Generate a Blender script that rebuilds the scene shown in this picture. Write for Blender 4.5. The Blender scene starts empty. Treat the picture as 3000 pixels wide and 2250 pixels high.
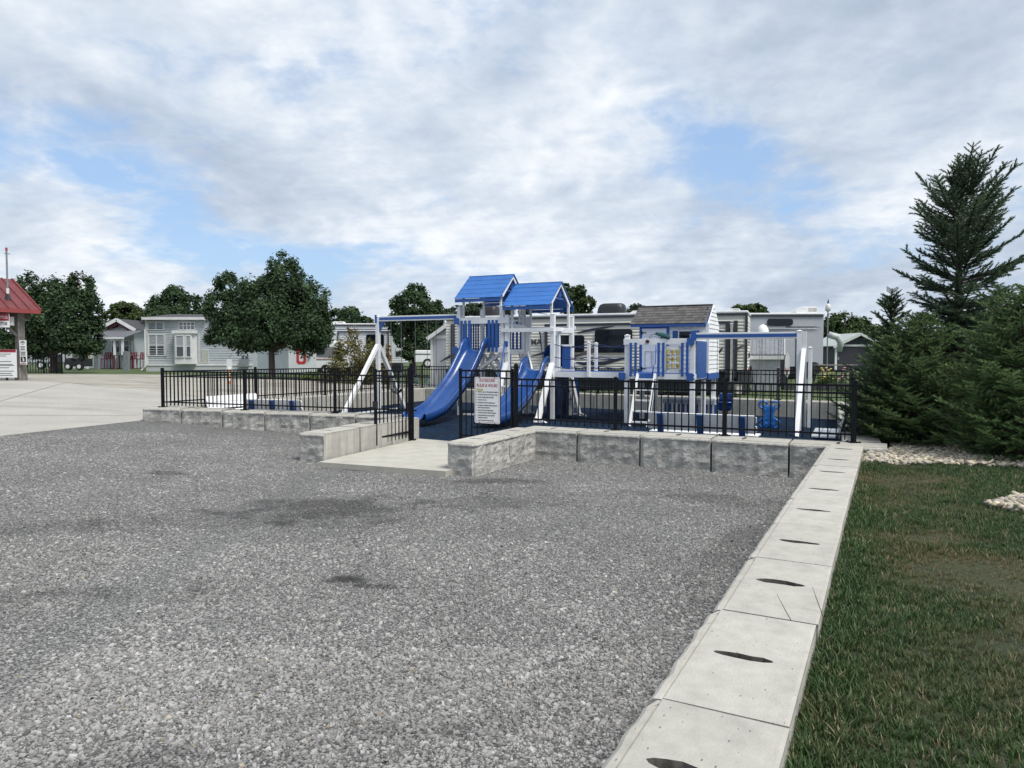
import bpy, bmesh, math, random
import numpy as np
from mathutils import Vector, Matrix, noise
from mathutils.geometry import delaunay_2d_cdt

scene = bpy.context.scene
COL = scene.collection
R = math.radians
random.seed(7)

# ------------------------------------------------------------------ camera
CAMZ, PITCH, FPX = 1.93, R(2.37), 2080.0
cam_d = bpy.data.cameras.new("camera")
cam = bpy.data.objects.new("camera", cam_d)
COL.objects.link(cam)
cam.location = (0, 0, CAMZ)
cam.rotation_euler = (R(90) - PITCH, 0, 0)
cam_d.sensor_width = 36
cam_d.lens = 36 * FPX / 3000
cam_d.clip_start = 0.05
cam_d.clip_end = 6000
scene.camera = cam

# ------------------------------------------------------------------ sky
SUN_EL, SUN_AZ = R(60), R(132)          # azimuth clockwise from +Y
wd = bpy.data.worlds.new("World")
scene.world = wd
wd.use_nodes = True
nt = wd.node_tree
nt.nodes.clear()

def N(tree, typ, **kw):
    n = tree.nodes.new(typ)
    for k, v in kw.items():
        if k.startswith('i_'):
            key = k[2:]
            key = int(key) if key.isdigit() else key
            n.inputs[key].default_value = v
        else:
            setattr(n, k, v)
    return n

def ML(tree, op, a, b=None, clamp=False):
    n = tree.nodes.new('ShaderNodeMath'); n.operation = op; n.use_clamp = clamp
    for i, x in enumerate((a, b)):
        if x is None: continue
        if isinstance(x, (int, float)): n.inputs[i].default_value = x
        else: tree.links.new(x, n.inputs[i])
    return n.outputs[0]

def ramp(tree, fac, stops, interp='LINEAR'):
    n = tree.nodes.new('ShaderNodeValToRGB')
    cr = n.color_ramp; cr.interpolation = interp
    while len(cr.elements) < len(stops): cr.elements.new(0.5)
    for e, (p, c) in zip(cr.elements, stops):
        e.position = p
        e.color = (c, c, c, 1) if isinstance(c, (int, float)) else (*c, 1)
    if fac is not None: tree.links.new(fac, n.inputs[0])
    return n.outputs[0]

def MIX(tree, fac, a, b, blend='MIX'):
    n = tree.nodes.new('ShaderNodeMix'); n.data_type = 'RGBA'; n.blend_type = blend
    for s, x in ((n.inputs[0], fac), (n.inputs[6], a), (n.inputs[7], b)):
        if isinstance(x, (int, float)): s.default_value = x
        elif isinstance(x, tuple): s.default_value = (*x, 1)
        else: tree.links.new(x, s)
    return n.outputs[2]

sky = N(nt, 'ShaderNodeTexSky', sky_type='NISHITA', sun_disc=False)
sky.sun_elevation = SUN_EL
sky.sun_rotation = SUN_AZ
sky.air_density = 1.0; sky.dust_density = 1.6; sky.ozone_density = 1.3
tc = N(nt, 'ShaderNodeTexCoord')
sep = N(nt, 'ShaderNodeSeparateXYZ'); nt.links.new(tc.outputs['Generated'], sep.inputs[0])
zz = ML(nt, 'ADD', ML(nt, 'MAXIMUM', sep.outputs[2], 0.0), 0.27)
px_ = ML(nt, 'DIVIDE', sep.outputs[0], zz); py_ = ML(nt, 'DIVIDE', sep.outputs[1], zz)
cmb = N(nt, 'ShaderNodeCombineXYZ')
nt.links.new(px_, cmb.inputs[0]); nt.links.new(py_, cmb.inputs[1])
cmb.inputs[2].default_value = 3.7
def cloudnoise(scale, detail, rough, off, dist=0.0, lac=2.0):
    mp = N(nt, 'ShaderNodeMapping'); nt.links.new(cmb.outputs[0], mp.inputs[0])
    mp.inputs[1].default_value = off
    n = N(nt, 'ShaderNodeTexNoise'); nt.links.new(mp.outputs[0], n.inputs['Vector'])
    n.inputs['Scale'].default_value = scale; n.inputs['Detail'].default_value = detail
    n.inputs['Roughness'].default_value = rough; n.inputs['Distortion'].default_value = dist
    n.inputs['Lacunarity'].default_value = lac
    return n.outputs['Fac']
CLOUD_OFF = (7.6, 7.9, 0)
n_cover = cloudnoise(1.25, 9, 0.57, CLOUD_OFF, 0.15)
n_cover2 = cloudnoise(1.25, 9, 0.57, (CLOUD_OFF[0]+.10, CLOUD_OFF[1]+.05, 0), 0.15)
n_tone = cloudnoise(1.3, 6, 0.5, (1.2, 9.4, 2.0), 0.3)
n_fine = cloudnoise(4.2, 6, 0.6, (7.7, 3.1, 5.0), 0.4)
n_puff = cloudnoise(5.2, 8, 0.55, (2.2, 5.5, 1.0), 0.2)
puff = ML(nt, 'SUBTRACT', 1.0, ML(nt, 'ABSOLUTE', ML(nt, 'SUBTRACT', ML(nt, 'MULTIPLY', n_puff, 2.0), 1.0)))
puff2 = ML(nt, 'SUBTRACT', 1.0, ML(nt, 'ABSOLUTE', ML(nt, 'SUBTRACT', ML(nt, 'MULTIPLY', cloudnoise(5.2, 8, 0.55, (2.2+.035, 5.5+.02, 1.0), 0.2), 2.0), 1.0)))
cov = ML(nt, 'ADD', n_cover, ML(nt, 'MULTIPLY', ML(nt, 'SUBTRACT', puff, 0.8), 0.13))
# clouds close up towards the horizon as they do in perspective
low = ML(nt, 'SUBTRACT', 1.0, ML(nt, 'MULTIPLY', sep.outputs[2], 4.2), True)
cov = ML(nt, 'ADD', cov, ML(nt, 'MULTIPLY', low, 0.09))
mask = ramp(nt, cov, [(0.378, 0.05), (0.428, 0.48), (0.478, 0.9), (0.53, 1.0)], 'LINEAR')
relief = ML(nt, 'ADD', ML(nt, 'MULTIPLY', ML(nt, 'SUBTRACT', n_cover, n_cover2), 0.62), ML(nt, 'MULTIPLY', ML(nt, 'SUBTRACT', puff, puff2), 0.16))
tone = ML(nt, 'ADD', ML(nt, 'ADD', ML(nt, 'MULTIPLY', n_tone, 0.8), ML(nt, 'MULTIPLY', n_fine, 0.2)), relief)
ccol = ramp(nt, tone, [(0.30, (2.20, 2.58, 3.20)), (0.43, (2.85, 3.26, 3.85)), (0.54, (3.62, 4.0, 4.5)), (0.66, (4.85, 5.02, 5.22))])
skyblue = MIX(nt, 0.6, sky.outputs[0], (1.75, 2.75, 4.35))
cl = MIX(nt, mask, skyblue, ccol)
bg = N(nt, 'ShaderNodeBackground'); bg.inputs[1].default_value = 0.1
nt.links.new(cl, bg.inputs[0])
wo = N(nt, 'ShaderNodeOutputWorld'); nt.links.new(bg.outputs[0], wo.inputs[0])
wd.cycles.sampling_method = 'MANUAL'
wd.cycles.sample_map_resolution = 512

# ------------------------------------------------------------------ sun (behind thin cloud, high on the right)
sl = bpy.data.lights.new("sun", 'SUN'); sl.energy = 2.2; sl.angle = R(22); sl.color = (1.0, 0.96, 0.89)
so = bpy.data.objects.new("sun", sl); COL.objects.link(so)
sdir = Vector((math.sin(SUN_AZ) * math.cos(SUN_EL), math.cos(SUN_AZ) * math.cos(SUN_EL), math.sin(SUN_EL)))
so.rotation_euler = sdir.to_track_quat('Z', 'Y').to_euler()
so.location = (20, -15, 40)

vs = scene.view_settings
vs.view_transform = 'Standard'; vs.look = 'None'; vs.exposure = 1.0; vs.gamma = 1.0; vs.use_curve_mapping = False

# ------------------------------------------------------------------ pixel -> direction helpers (photo is 3000 x 2250)
def ray(px, py):
    a = (px - 1500) / FPX; b = -(py - 1125) / FPX
    return Vector((a, math.cos(PITCH) + b * math.sin(PITCH), -math.sin(PITCH) + b * math.cos(PITCH)))
def onz(px, py, z):
    d = ray(px, py); return Vector((0, 0, CAMZ)) + d * ((z - CAMZ) / d.z)
def ony(px, py, Y):
    d = ray(px, py); return Vector((0, 0, CAMZ)) + d * (Y / d.y)

# ------------------------------------------------------------------ mesh builder
class MB:
    def __init__(s): s.v = []; s.f = []
    def add(s, vs, fs):
        k = len(s.v); s.v += [tuple(p) for p in vs]; s.f += [tuple(i + k for i in f) for f in fs]; return s
    def box(s, x0, x1, y0, y1, z0, z1):
        return s.add([(x0,y0,z0),(x1,y0,z0),(x1,y1,z0),(x0,y1,z0),(x0,y0,z1),(x1,y0,z1),(x1,y1,z1),(x0,y1,z1)],
            [(0,3,2,1),(4,5,6,7),(0,1,5,4),(1,2,6,5),(2,3,7,6),(3,0,4,7)])
    def bar(s, a, b, w, h, up=(0,0,1)):
        a = Vector(a); b = Vector(b); d = (b - a).normalized(); up = Vector(up)
        x = d.cross(up)
        if x.length < 1e-4: x = d.cross(Vector((0,1,0)))
        x.normalize(); u = x.cross(d); x *= w/2; u *= h/2
        return s.add([a-x-u,a+x-u,a+x+u,a-x+u,b-x-u,b+x-u,b+x+u,b-x+u],
            [(0,1,2,3),(7,6,5,4),(0,4,5,1),(1,5,6,2),(2,6,7,3),(3,7,4,0)])
    def tube(s, pts, r, n=8, cap=True):
        pts = [Vector(p) for p in pts]; k0 = len(s.v); m = len(pts)
        rr = r if isinstance(r, (list, tuple)) else [r]*m
        ref = Vector((0.13,0.21,1)).normalized()
        for i, p in enumerate(pts):
            d = (pts[min(i+1,m-1)] - pts[max(i-1,0)]).normalized()
            x = d.cross(ref)
            if x.length < .05: x = d.cross(Vector((1,0,0)))
            x.normalize(); y = d.cross(x)
            for j in range(n):
                t = 2*math.pi*j/n
                s.v.append(tuple(p + (x*math.cos(t) + y*math.sin(t))*rr[i]))
        for i in range(m-1):
            for j in range(n):
                a = k0+i*n+j; b = k0+i*n+(j+1)%n
                s.f.append((a, b, b+n, a+n))
        if cap:
            s.f.append(tuple(k0+j for j in range(n))[::-1]); s.f.append(tuple(k0+(m-1)*n+j for j in range(n)))
        return s
    def prism(s, poly, t, org=(0,0,0), ax=(1,0,0), ay=(0,0,1)):
        """polygon in plane (ax, ay) at org, thickness t along ax x ay"""
        o = Vector(org); ax = Vector(ax); ay = Vector(ay); nn = ax.cross(ay) * t
        n = len(poly); P = [o + ax*p[0] + ay*p[1] for p in poly]
        return s.add(P + [p + nn for p in P],
            [tuple(range(n))[::-1], tuple(range(n, 2*n))] + [(i, (i+1)%n, (i+1)%n+n, i+n) for i in range(n)])
    def sheet(s, rows):
        n = len(rows[0]); k = len(s.v)
        for r in rows: s.v += [tuple(p) for p in r]
        for i in range(len(rows)-1):
            for j in range(n-1):
                a = k+i*n+j; s.f.append((a, a+1, a+n+1, a+n))
        return s
    def mesh(s, name, smooth=False):
        me = bpy.data.meshes.new(name); me.from_pydata(s.v, [], s.f); 
        bm = bmesh.new(); bm.from_mesh(me); bmesh.ops.recalc_face_normals(bm, faces=bm.faces); bm.to_mesh(me); bm.free()
        if smooth: me.polygons.foreach_set('use_smooth', [True]*len(me.polygons))
        return me
    def build(s, name, m, parent=None, smooth=False, bevel=0):
        o = link(name, s.mesh(name, smooth), m, parent)
        if bevel:
            b = o.modifiers.new('bevel', 'BEVEL'); b.width = bevel; b.segments = 2; b.limit_method = 'ANGLE'
        return o

def link(name, me, m=None, parent=None, loc=None):
    o = bpy.data.objects.new(name, me); COL.objects.link(o)
    if m is not None and me is not None and not me.materials: me.materials.append(m)
    if parent is not None: o.parent = parent
    if loc is not None: o.location = loc
    return o
def thing(name, label, cat, loc=(0,0,0), rz=0.0, group=None):
    o = bpy.data.objects.new(name, None); COL.objects.link(o); o.empty_display_size = .2
    o.location = loc; o.rotation_euler = (0, 0, rz)
    return tag(o, label, cat, group)
def tag(o, label, cat, group=None):
    o['label'] = label; o['category'] = cat
    if group: o['group'] = group
    return o
def struct(o): o['kind'] = 'structure'; return o
def stuff(o): o['kind'] = 'stuff'; return o
def copy_tree(o, parent=None):
    c = o.copy(); COL.objects.link(c); c.parent = parent
    for ch in o.children: copy_tree(ch, c)
    return c

# ------------------------------------------------------------------ materials
MATS = {}
def mat(name, col, rough=.6, var=.12, scale=6.0, bump=0.0, bscale=60.0, metal=0.0, spec=.5, rnd=0.0,
        col2=None, streak=0.0, coat=0.0, trans=0.0, dirt=0.0, pits=False):
    if name in MATS: return MATS[name]
    m = bpy.data.materials.new(name); m.use_nodes = True; MATS[name] = m
    t = m.node_tree; b = t.nodes['Principled BSDF']
    co = N(t, 'ShaderNodeTexCoord')
    nz = N(t, 'ShaderNodeTexNoise'); nz.inputs['Scale'].default_value = scale; nz.inputs['Detail'].default_value = 6
    nz.inputs['Roughness'].default_value = .6
    t.links.new(co.outputs['Object'], nz.inputs['Vector'])
    dark = tuple(c*(1-var*1.4) for c in col); light = tuple(min(1, c*(1+var)) for c in (col2 or col))
    c = ramp(t, nz.outputs['Fac'], [(.3, dark), (.7, light)])
    if streak:
        mp = N(t, 'ShaderNodeMapping'); t.links.new(co.outputs['Object'], mp.inputs[0]); mp.inputs[3].default_value = (9, 9, .7)
        n2 = N(t, 'ShaderNodeTexNoise'); t.links.new(mp.outputs[0], n2.inputs['Vector']); n2.inputs['Scale'].default_value = 1.6
        n2.inputs['Detail'].default_value = 5
        c = MIX(t, 1.0, c, ramp(t, n2.outputs['Fac'], [(.35, 1-streak), (.62, 1.0)]), 'MULTIPLY')
    if dirt:
        n3 = N(t, 'ShaderNodeTexNoise'); t.links.new(co.outputs['Object'], n3.inputs['Vector']); n3.inputs['Scale'].default_value = 2.6
        n3.inputs['Detail'].default_value = 8; n3.inputs['Roughness'].default_value = .7
        c = MIX(t, 1.0, c, ramp(t, n3.outputs['Fac'], [(.38, 1-dirt), (.6, 1.0)]), 'MULTIPLY')
    if pits:
        mp = N(t, 'ShaderNodeMapping'); t.links.new(co.outputs['Object'], mp.inputs[0]); mp.inputs[3].default_value = (24, 58, 24); mp.inputs[2].default_value = (0, 0, .9)
        vo = N(t, 'ShaderNodeTexVoronoi'); t.links.new(mp.outputs[0], vo.inputs['Vector']); vo.inputs['Scale'].default_value = 1.0
        sp = N(t, 'ShaderNodeSeparateColor'); t.links.new(vo.outputs['Color'], sp.inputs[0])
        lim = ML(t, 'MULTIPLY', ML(t, 'GREATER_THAN', sp.outputs[0], .72), ML(t, 'MULTIPLY', sp.outputs[1], .20))
        c = MIX(t, 1.0, c, ramp(t, ML(t, 'SUBTRACT', vo.outputs['Distance'], lim), [(.0, .42), (.04, 1.0)]), 'MULTIPLY')
    if rnd:
        oi = N(t, 'ShaderNodeObjectInfo')
        c = MIX(t, 1.0, c, ramp(t, oi.outputs['Random'], [(0, 1-rnd), (1, 1.0)]), 'MULTIPLY')
    t.links.new(c, b.inputs['Base Color'])
    rr = ML(t, 'ADD', ML(t, 'MULTIPLY', nz.outputs['Fac'], .16), rough - .08, True)
    t.links.new(rr, b.inputs['Roughness'])
    b.inputs['Metallic'].default_value = metal
    b.inputs['Specular IOR Level'].default_value = spec
    b.inputs['Coat Weight'].default_value = coat
    if bump:
        n4 = N(t, 'ShaderNodeTexNoise'); t.links.new(co.outputs['Object'], n4.inputs['Vector']); n4.inputs['Scale'].default_value = bscale
        n4.inputs['Detail'].default_value = 5
        bp = N(t, 'ShaderNodeBump'); bp.inputs['Strength'].default_value = bump; bp.inputs['Distance'].default_value = .02
        t.links.new(n4.outputs['Fac'], bp.inputs['Height']); t.links.new(bp.outputs[0], b.inputs['Normal'])
    return m

WHITE = mat('white_vinyl', (.79,.80,.81), .42, .05, 3, dirt=.08)
WOFF = mat('off_white_paint', (.66,.67,.67), .55, .06, 3, dirt=.12)
BLUE = mat('blue_vinyl', (.018,.090,.33), .40, .08, 4)
BLUEROOF = mat('blue_roof_board', (.030,.135,.42), .45, .10, 3, rnd=.10)
SLIDE = mat('blue_slide_plastic', (.012,.058,.22), .27, .10, 2.5, dirt=.12, spec=.6)
TEAL = mat('green_plastic', (.025,.10,.11), .4)
YELLOW = mat('yellow_plastic', (.50,.43,.15), .45, .08)
BLACKM = mat('black_metal', (.0035,.005,.008), .5, .2, 10, rnd=.2, spec=.2)
STEEL = mat('galvanised_chain', (.22,.23,.24), .5, metal=.7)
BLACKP = mat('black_plastic', (.012,.013,.016), .5)
NAVY = mat('navy_shade_cloth', (.012,.028,.09), .8)
GLASS = mat('dark_glass', (.006,.009,.015), .10, .1, spec=.35)
GLASSG = mat('house_glass', (.045,.055,.07), .12, .3, 1.5, spec=.8)
CURTAIN = mat('window_curtain', (.30,.32,.35), .8, .25, 12)
CONC = mat('block_top_concrete', (.42,.405,.362), .88, .10, 9, bump=.25, bscale=90, rnd=.10, dirt=.08, pits=True)
CONCF = mat('block_face_concrete', (.45,.44,.41), .92, .11, 15, bump=1.0, bscale=22, rnd=.10, streak=.24, dirt=.12)
CONCS = mat('block_side_concrete', (.47,.455,.41), .9, .08, 5, bump=.2, bscale=60, rnd=.10, streak=.20, dirt=.10)
SLABM = mat('slab_concrete', (.42,.405,.355), .85, .08, 2.5, bump=.12, bscale=120, dirt=.12)
WATER = mat('slot_water', (.02,.022,.022), .15)
WOOD = mat('weathered_timber', (.20,.185,.17), .85, .3, 5, bump=.4, bscale=30, streak=.35)
REDROOF = mat('red_metal_roof', (.15,.034,.034), .4, .12, 2, dirt=.15)
DARKWOOD = mat('dark_soffit', (.07,.055,.05), .8)
REDP = mat('red_paint', (.12,.012,.022), .5)
SIGNW = mat('sign_white', (.72,.73,.74), .45, .04)
SIGNRED = mat('sign_red', (.35,.03,.05), .5)
SIGNBLK = mat('sign_black', (.02,.02,.022), .6)
ORANGE = mat('orange_paint', (.65,.15,.03), .5)
GREYBOX = mat('grey_cabinet', (.19,.215,.23), .5)
BARK = mat('bark', (.085,.06,.05), .9, .3, 8, bump=.6, bscale=25)
# ================================================================== GROUND
def smooth(a, b, x):
    t = min(1, max(0, (x-a)/(b-a))); return t*t*(3-2*t)
WD = Vector((.4664, .8846)); WN = Vector((.8846, -.4664))      # long kerb wall: along / to the right
def C(s, off=0): return Vector((.80, 2.613)) + WD*s + WN*off
def G_lot(x, y):
    return min(.85, .045*max(0, -(x+3)) + .02*max(0, y-15))
def G(x, y):
    p = (x-.80)*WN.x + (y-2.613)*WN.y
    rr = .445*smooth(-14, -.5, p) + .0072*max(0, 11-y)*smooth(-3, 0, p)
    return min(.85, G_lot(x, y) + rr)

def inpoly(x, y, P):
    c = False; n = len(P); j = n-1
    for i in range(n):
        xi, yi = P[i]; xj, yj = P[j]
        if (yi > y) != (yj > y) and x < (xj-xi)*(y-yi)/(yj-yi)+xi: c = not c
        j = i
    return c
def inpoly_np(X, Y, P):
    c = np.zeros(X.shape, bool); n = len(P); j = n-1
    for i in range(n):
        xi, yi = P[i]; xj, yj = P[j]
        if yi != yj: c ^= ((yi > Y) != (yj > Y)) & (X < (xj-xi)*(Y-yi)/(yj-yi)+xi)
        j = i
    return c
def region(name, poly, zf, m, step, hole=None, extra=(), thick=0):
    xs = [p[0] for p in poly]; ys = [p[1] for p in poly]
    pts = [Vector(p) for p in poly]; n = len(pts)
    edges = [(i, (i+1) % n) for i in range(n)]
    if hole:
        k = len(pts); pts += [Vector(p) for p in hole]; h = len(hole)
        edges += [(k+i, k+(i+1) % h) for i in range(h)]
    if step:
        x = min(xs)
        while x < max(xs):
            y = min(ys)
            while y < max(ys):
                if inpoly(x, y, poly) and not (hole and inpoly(x, y, hole)): pts.append(Vector((x, y)))
                y += step
            x += step
    for e in extra:
        if inpoly(e[0], e[1], poly) and not (hole and inpoly(e[0], e[1], hole)): pts.append(Vector(e))
    vo, eo, fo, *_ = delaunay_2d_cdt(pts, edges, [], 0, 1e-5)
    F = []
    for f in fo:
        c = sum((vo[i] for i in f), Vector((0, 0)))/len(f)
        if inpoly(c.x, c.y, poly) and not (hole and inpoly(c.x, c.y, hole)): F.append(tuple(f))
    me = bpy.data.meshes.new(name); me.from_pydata([(v.x, v.y, zf(v.x, v.y)) for v in vo], [], F)
    bm = bmesh.new(); bm.from_mesh(me)
    for f in bm.faces:
        if f.normal.z < 0: f.normal_flip()
    bmesh.ops.delete(bm, geom=[v for v in bm.verts if not v.link_faces], context='VERTS')
    if thick:
        r = bmesh.ops.extrude_face_region(bm, geom=bm.faces[:])
        bmesh.ops.translate(bm, vec=(0, 0, -thick), verts=[g for g in r['geom'] if isinstance(g, bmesh.types.BMVert)])
        bmesh.ops.recalc_face_normals(bm, faces=bm.faces)
    bm.to_mesh(me); bm.free()
    return struct(link(name, me, m))

# --- ground materials
def ground_mat(name, build):
    m = bpy.data.materials.new(name); m.use_nodes = True; t = m.node_tree; b = t.nodes['Principled BSDF']
    co = N(t, 'ShaderNodeTexCoord').outputs['Object']; build(t, b, co); return m
def tnoise(t, co, s, d=6, r=.6, sc=None, dist=0):
    if sc:
        mp = N(t, 'ShaderNodeMapping'); t.links.new(co, mp.inputs[0]); mp.inputs[3].default_value = sc; co = mp.outputs[0]
    n = N(t, 'ShaderNodeTexNoise'); t.links.new(co, n.inputs['Vector'])
    n.inputs['Scale'].default_value = s; n.inputs['Detail'].default_value = d; n.inputs['Roughness'].default_value = r
    n.inputs['Distortion'].default_value = dist
    return n.outputs['Fac']
def tbump(t, b, h, st, dist):
    bp = N(t, 'ShaderNodeBump'); bp.inputs['Strength'].default_value = st; bp.inputs['Distance'].default_value = dist
    t.links.new(h, bp.inputs['Height']); t.links.new(bp.outputs[0], b.inputs['Normal'])
# damp stains on the gravel: (x, y, radius x, radius y, turn, strength)
STAINS = [(-2.3,8.75,1.6,1.1,.25,.55), (-3.9,8.0,1.3,.6,.28,.34), (-5.3,7.4,1.0,.6,.3,.24), (-.2,9.1,1.2,.7,.1,.28),
          (-1.40,6.02,.30,.24,.25,.78), (-1.12,5.82,.26,.10,-.25,.55), (-5.4,10.85,.50,.24,.1,.45), (-2.6,11.9,.75,.3,.2,.5),
          (-.2,10.75,1.6,.28,.05,.45), (-1.6,3.35,.45,.16,.3,.30), (-.3,3.6,.7,.2,.2,.28), (-3.2,5.6,1.2,.3,.2,.30), (2.4,9.6,1.3,.5,-.4,.35), (-1.2,2.6,.9,.25,.1,.25),
          (2.2,7.0,.35,2.4,-.5,.30)]
def stain_nodes(t, co):
    """factor 1 = dry, lower = damp; soft-edged irregular patches at fixed places on the lot"""
    wob = tnoise(t, co, 1.8, 6, .65)
    n2 = tnoise(t, co, 14, 4, .6)
    out = None
    for (x, y, rx, ry, an, st) in STAINS:
        mp = N(t, 'ShaderNodeMapping'); mp.vector_type = 'TEXTURE'; t.links.new(co, mp.inputs[0])
        mp.inputs[1].default_value = (x, y, 0); mp.inputs[2].default_value = (0, 0, an); mp.inputs[3].default_value = (rx, ry, 50)
        ln = N(t, 'ShaderNodeVectorMath', operation='LENGTH'); t.links.new(mp.outputs[0], ln.inputs[0])
        d = ML(t, 'ADD', ln.outputs['Value'], ML(t, 'MULTIPLY', ML(t, 'SUBTRACT', wob, .5), 3.0))
        d = ML(t, 'ADD', d, ML(t, 'MULTIPLY', ML(t, 'SUBTRACT', n2, .5), .7))
        f = ramp(t, d, [(.15, 1-st), (1.15, 1.0)], 'EASE')
        out = f if out is None else ML(t, 'MULTIPLY', out, f)
    return out
def b_gravel(t, b, co):
    v = N(t, 'ShaderNodeTexVoronoi'); t.links.new(co, v.inputs['Vector']); v.inputs['Scale'].default_value = 64
    v.inputs['Randomness'].default_value = 1
    g = N(t, 'ShaderNodeSeparateColor'); t.links.new(v.outputs['Color'], g.inputs[0])
    c = ramp(t, g.outputs[0], [(0, (.10,.098,.094)), (.5, (.215,.212,.206)), (.85, (.295,.291,.283)), (1, (.43,.425,.415))])
    gap = ramp(t, v.outputs['Distance'], [(.34, 1.05), (.75, .32)])
    c = MIX(t, 1.0, c, gap, 'MULTIPLY')
    big = ramp(t, tnoise(t, co, .55, 7, .62), [(.3, .80), (.7, 1.12)])
    c = MIX(t, 1.0, c, big, 'MULTIPLY')
    c = MIX(t, 1.0, c, stain_nodes(t, co), 'MULTIPLY')
    t.links.new(c, b.inputs['Base Color']); b.inputs['Roughness'].default_value = .9
    h = ML(t, 'ADD', ML(t, 'MULTIPLY', v.outputs['Distance'], -1.0), ML(t, 'MULTIPLY', g.outputs[1], .6))
    tbump(t, b, h, .9, .018)
M_GRAVEL = ground_mat('gravel_bed', b_gravel)
def b_drive(t, b, co):
    c = ramp(t, tnoise(t, co, .5, 8, .62), [(.3, (.31,.298,.265)), (.7, (.39,.375,.34))])
    c = MIX(t, 1.0, c, ramp(t, tnoise(t, co, 14, 5, .7), [(.35, .88), (.65, 1.05)]), 'MULTIPLY')
    c = MIX(t, 1.0, c, ramp(t, tnoise(t, co, .35, 6, .6, (.4, 2.2, 1)), [(.36, .78), (.5, 1.0)]), 'MULTIPLY')
    t.links.new(c, b.inputs['Base Color']); b.inputs['Roughness'].default_value = .85
    tbump(t, b, tnoise(t, co, 60, 4), .15, .01)
M_DRIVE = ground_mat('driveway_concrete', b_drive)
def b_road(t, b, co):
    c = ramp(t, tnoise(t, co, .6, 8, .68, (1, 2.2, 1)), [(.32, (.20,.185,.155)), (.5, (.31,.29,.25)), (.68, (.39,.37,.33))])
    c = MIX(t, 1.0, c, ramp(t, tnoise(t, co, 18, 5, .7), [(.35, .8), (.65, 1.1)]), 'MULTIPLY')
    t.links.new(c, b.inputs['Base Color']); b.inputs['Roughness'].default_value = .92
    tbump(t, b, tnoise(t, co, 40, 4), .3, .02)
M_ROAD = ground_mat('old_stone_road', b_road)
def b_grass(t, b, co):
    c = ramp(t, tnoise(t, co, .8, 8, .65), [(.3, (.034,.062,.018)), (.5, (.062,.095,.028)), (.72, (.10,.115,.045))])
    c = MIX(t, 1.0, c, ramp(t, tnoise(t, co, 30, 5, .7), [(.3, .6), (.7, 1.25)]), 'MULTIPLY')
    t.links.new(c, b.inputs['Base Color']); b.inputs['Roughness'].default_value = .9
    tbump(t, b, tnoise(t, co, 45, 5, .7), .8, .03)
M_GRASS = ground_mat('grass_field', b_grass)
def b_soil(t, b, co):
    c = ramp(t, tnoise(t, co, 1.2, 8, .65), [(.3, (.020,.036,.012)), (.55, (.045,.056,.020)), (.72, (.085,.080,.042))])
    c = MIX(t, 1.0, c, ramp(t, tnoise(t, co, 60, 5, .7), [(.3, .5), (.7, 1.2)]), 'MULTIPLY')
    t.links.new(c, b.inputs['Base Color']); b.inputs['Roughness'].default_value = .95
    tbump(t, b, tnoise(t, co, 80, 5, .7), .9, .02)
M_SOIL = ground_mat('lawn_soil', b_soil)
def b_rubber(t, b, co):
    v = N(t, 'ShaderNodeTexVoronoi'); t.links.new(co, v.inputs['Vector']); v.inputs['Scale'].default_value = 26
    g = N(t, 'ShaderNodeSeparateColor'); t.links.new(v.outputs['Color'], g.inputs[0])
    c = ramp(t, g.outputs[0], [(0, (.003,.008,.020)), (.6, (.006,.019,.045)), (1, (.014,.045,.10))])
    c = MIX(t, 1.0, c, ramp(t, tnoise(t, co, 1.0, 6, .6), [(.3, .75), (.7, 1.3)]), 'MULTIPLY')
    t.links.new(c, b.inputs['Base Color']); b.inputs['Roughness'].default_value = .9; b.inputs['Specular IOR Level'].default_value = .15
    h = ML(t, 'ADD', ML(t, 'MULTIPLY', v.outputs['Distance'], -1.0), g.outputs[1]); tbump(t, b, h, 1.0, .05)
M_RUBBER = ground_mat('blue_rubber_mulch', b_rubber)
M_BEDSOIL = mat('dark_bed_soil', (.035,.028,.022), .95, .3, 20, bump=.8, bscale=70)

RL, RRr, FLc, FRc = (-3.80, 29.26), (9.60, 20.32), (-9.0, 17.45), (5.30, 11.05)
c0, c1 = C(-14), C(9.2)
HOLE = [tuple(c0), tuple(c1), RRr, RL, FLc, (-10.1, 14.0), (-18, -10)]
LOT = [tuple(c0), tuple(c1), (.50, 13.25), (-2.1, 15.7), FLc, (-10.1, 14.0), (-18, -10)]
ext = []
for i in range(-14, 15):
    for j in range(-2, 24): ext.append((i*5.0, j*5.0+.01*i))
for i in range(0, 14): ext += [tuple(C(i-3, .4)), tuple(C(i-3, 1.6)), tuple(C(i-3, 4)), tuple(C(i-3, 9))]
ground = region('ground', [(-2500,-400),(2500,-400),(2500,3500),(-2500,3500)], lambda x, y: G(x, y)-.05, M_GRASS, 0, HOLE, ext)
lot = region('gravel_lot', LOT, G_lot, M_GRAVEL, .9)
PLAY = [FRc, RRr, RL, FLc, (-2.1, 15.75), (.5, 13.3)]
play = region('rubber_mulch_floor', PLAY, lambda x, y: .06 + .03*noise.noise((x*.6, y*.6, 0)), M_RUBBER, .7)
DR0 = [FLc, (-10.1, 14.0), (-18, -10), (-70, -10), (-70, 50), (-20, 29.2), (-12.4, 25.0), (-7.6, 21.2)]
ROAD = [(-70, 49.9), (-20, 29.1), (-12.4, 24.9), (-7.7, 21.0), (-3.9, 29.5), (-1, 32), (12, 36), (12, 41), (-1, 36.5), (-6, 34), (-12, 34), (-15.5, 37), (-21, 39.3), (-45, 40)]
region('stone_road', ROAD, lambda x, y: G(x, y)-.004, M_ROAD, 2.2)
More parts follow.
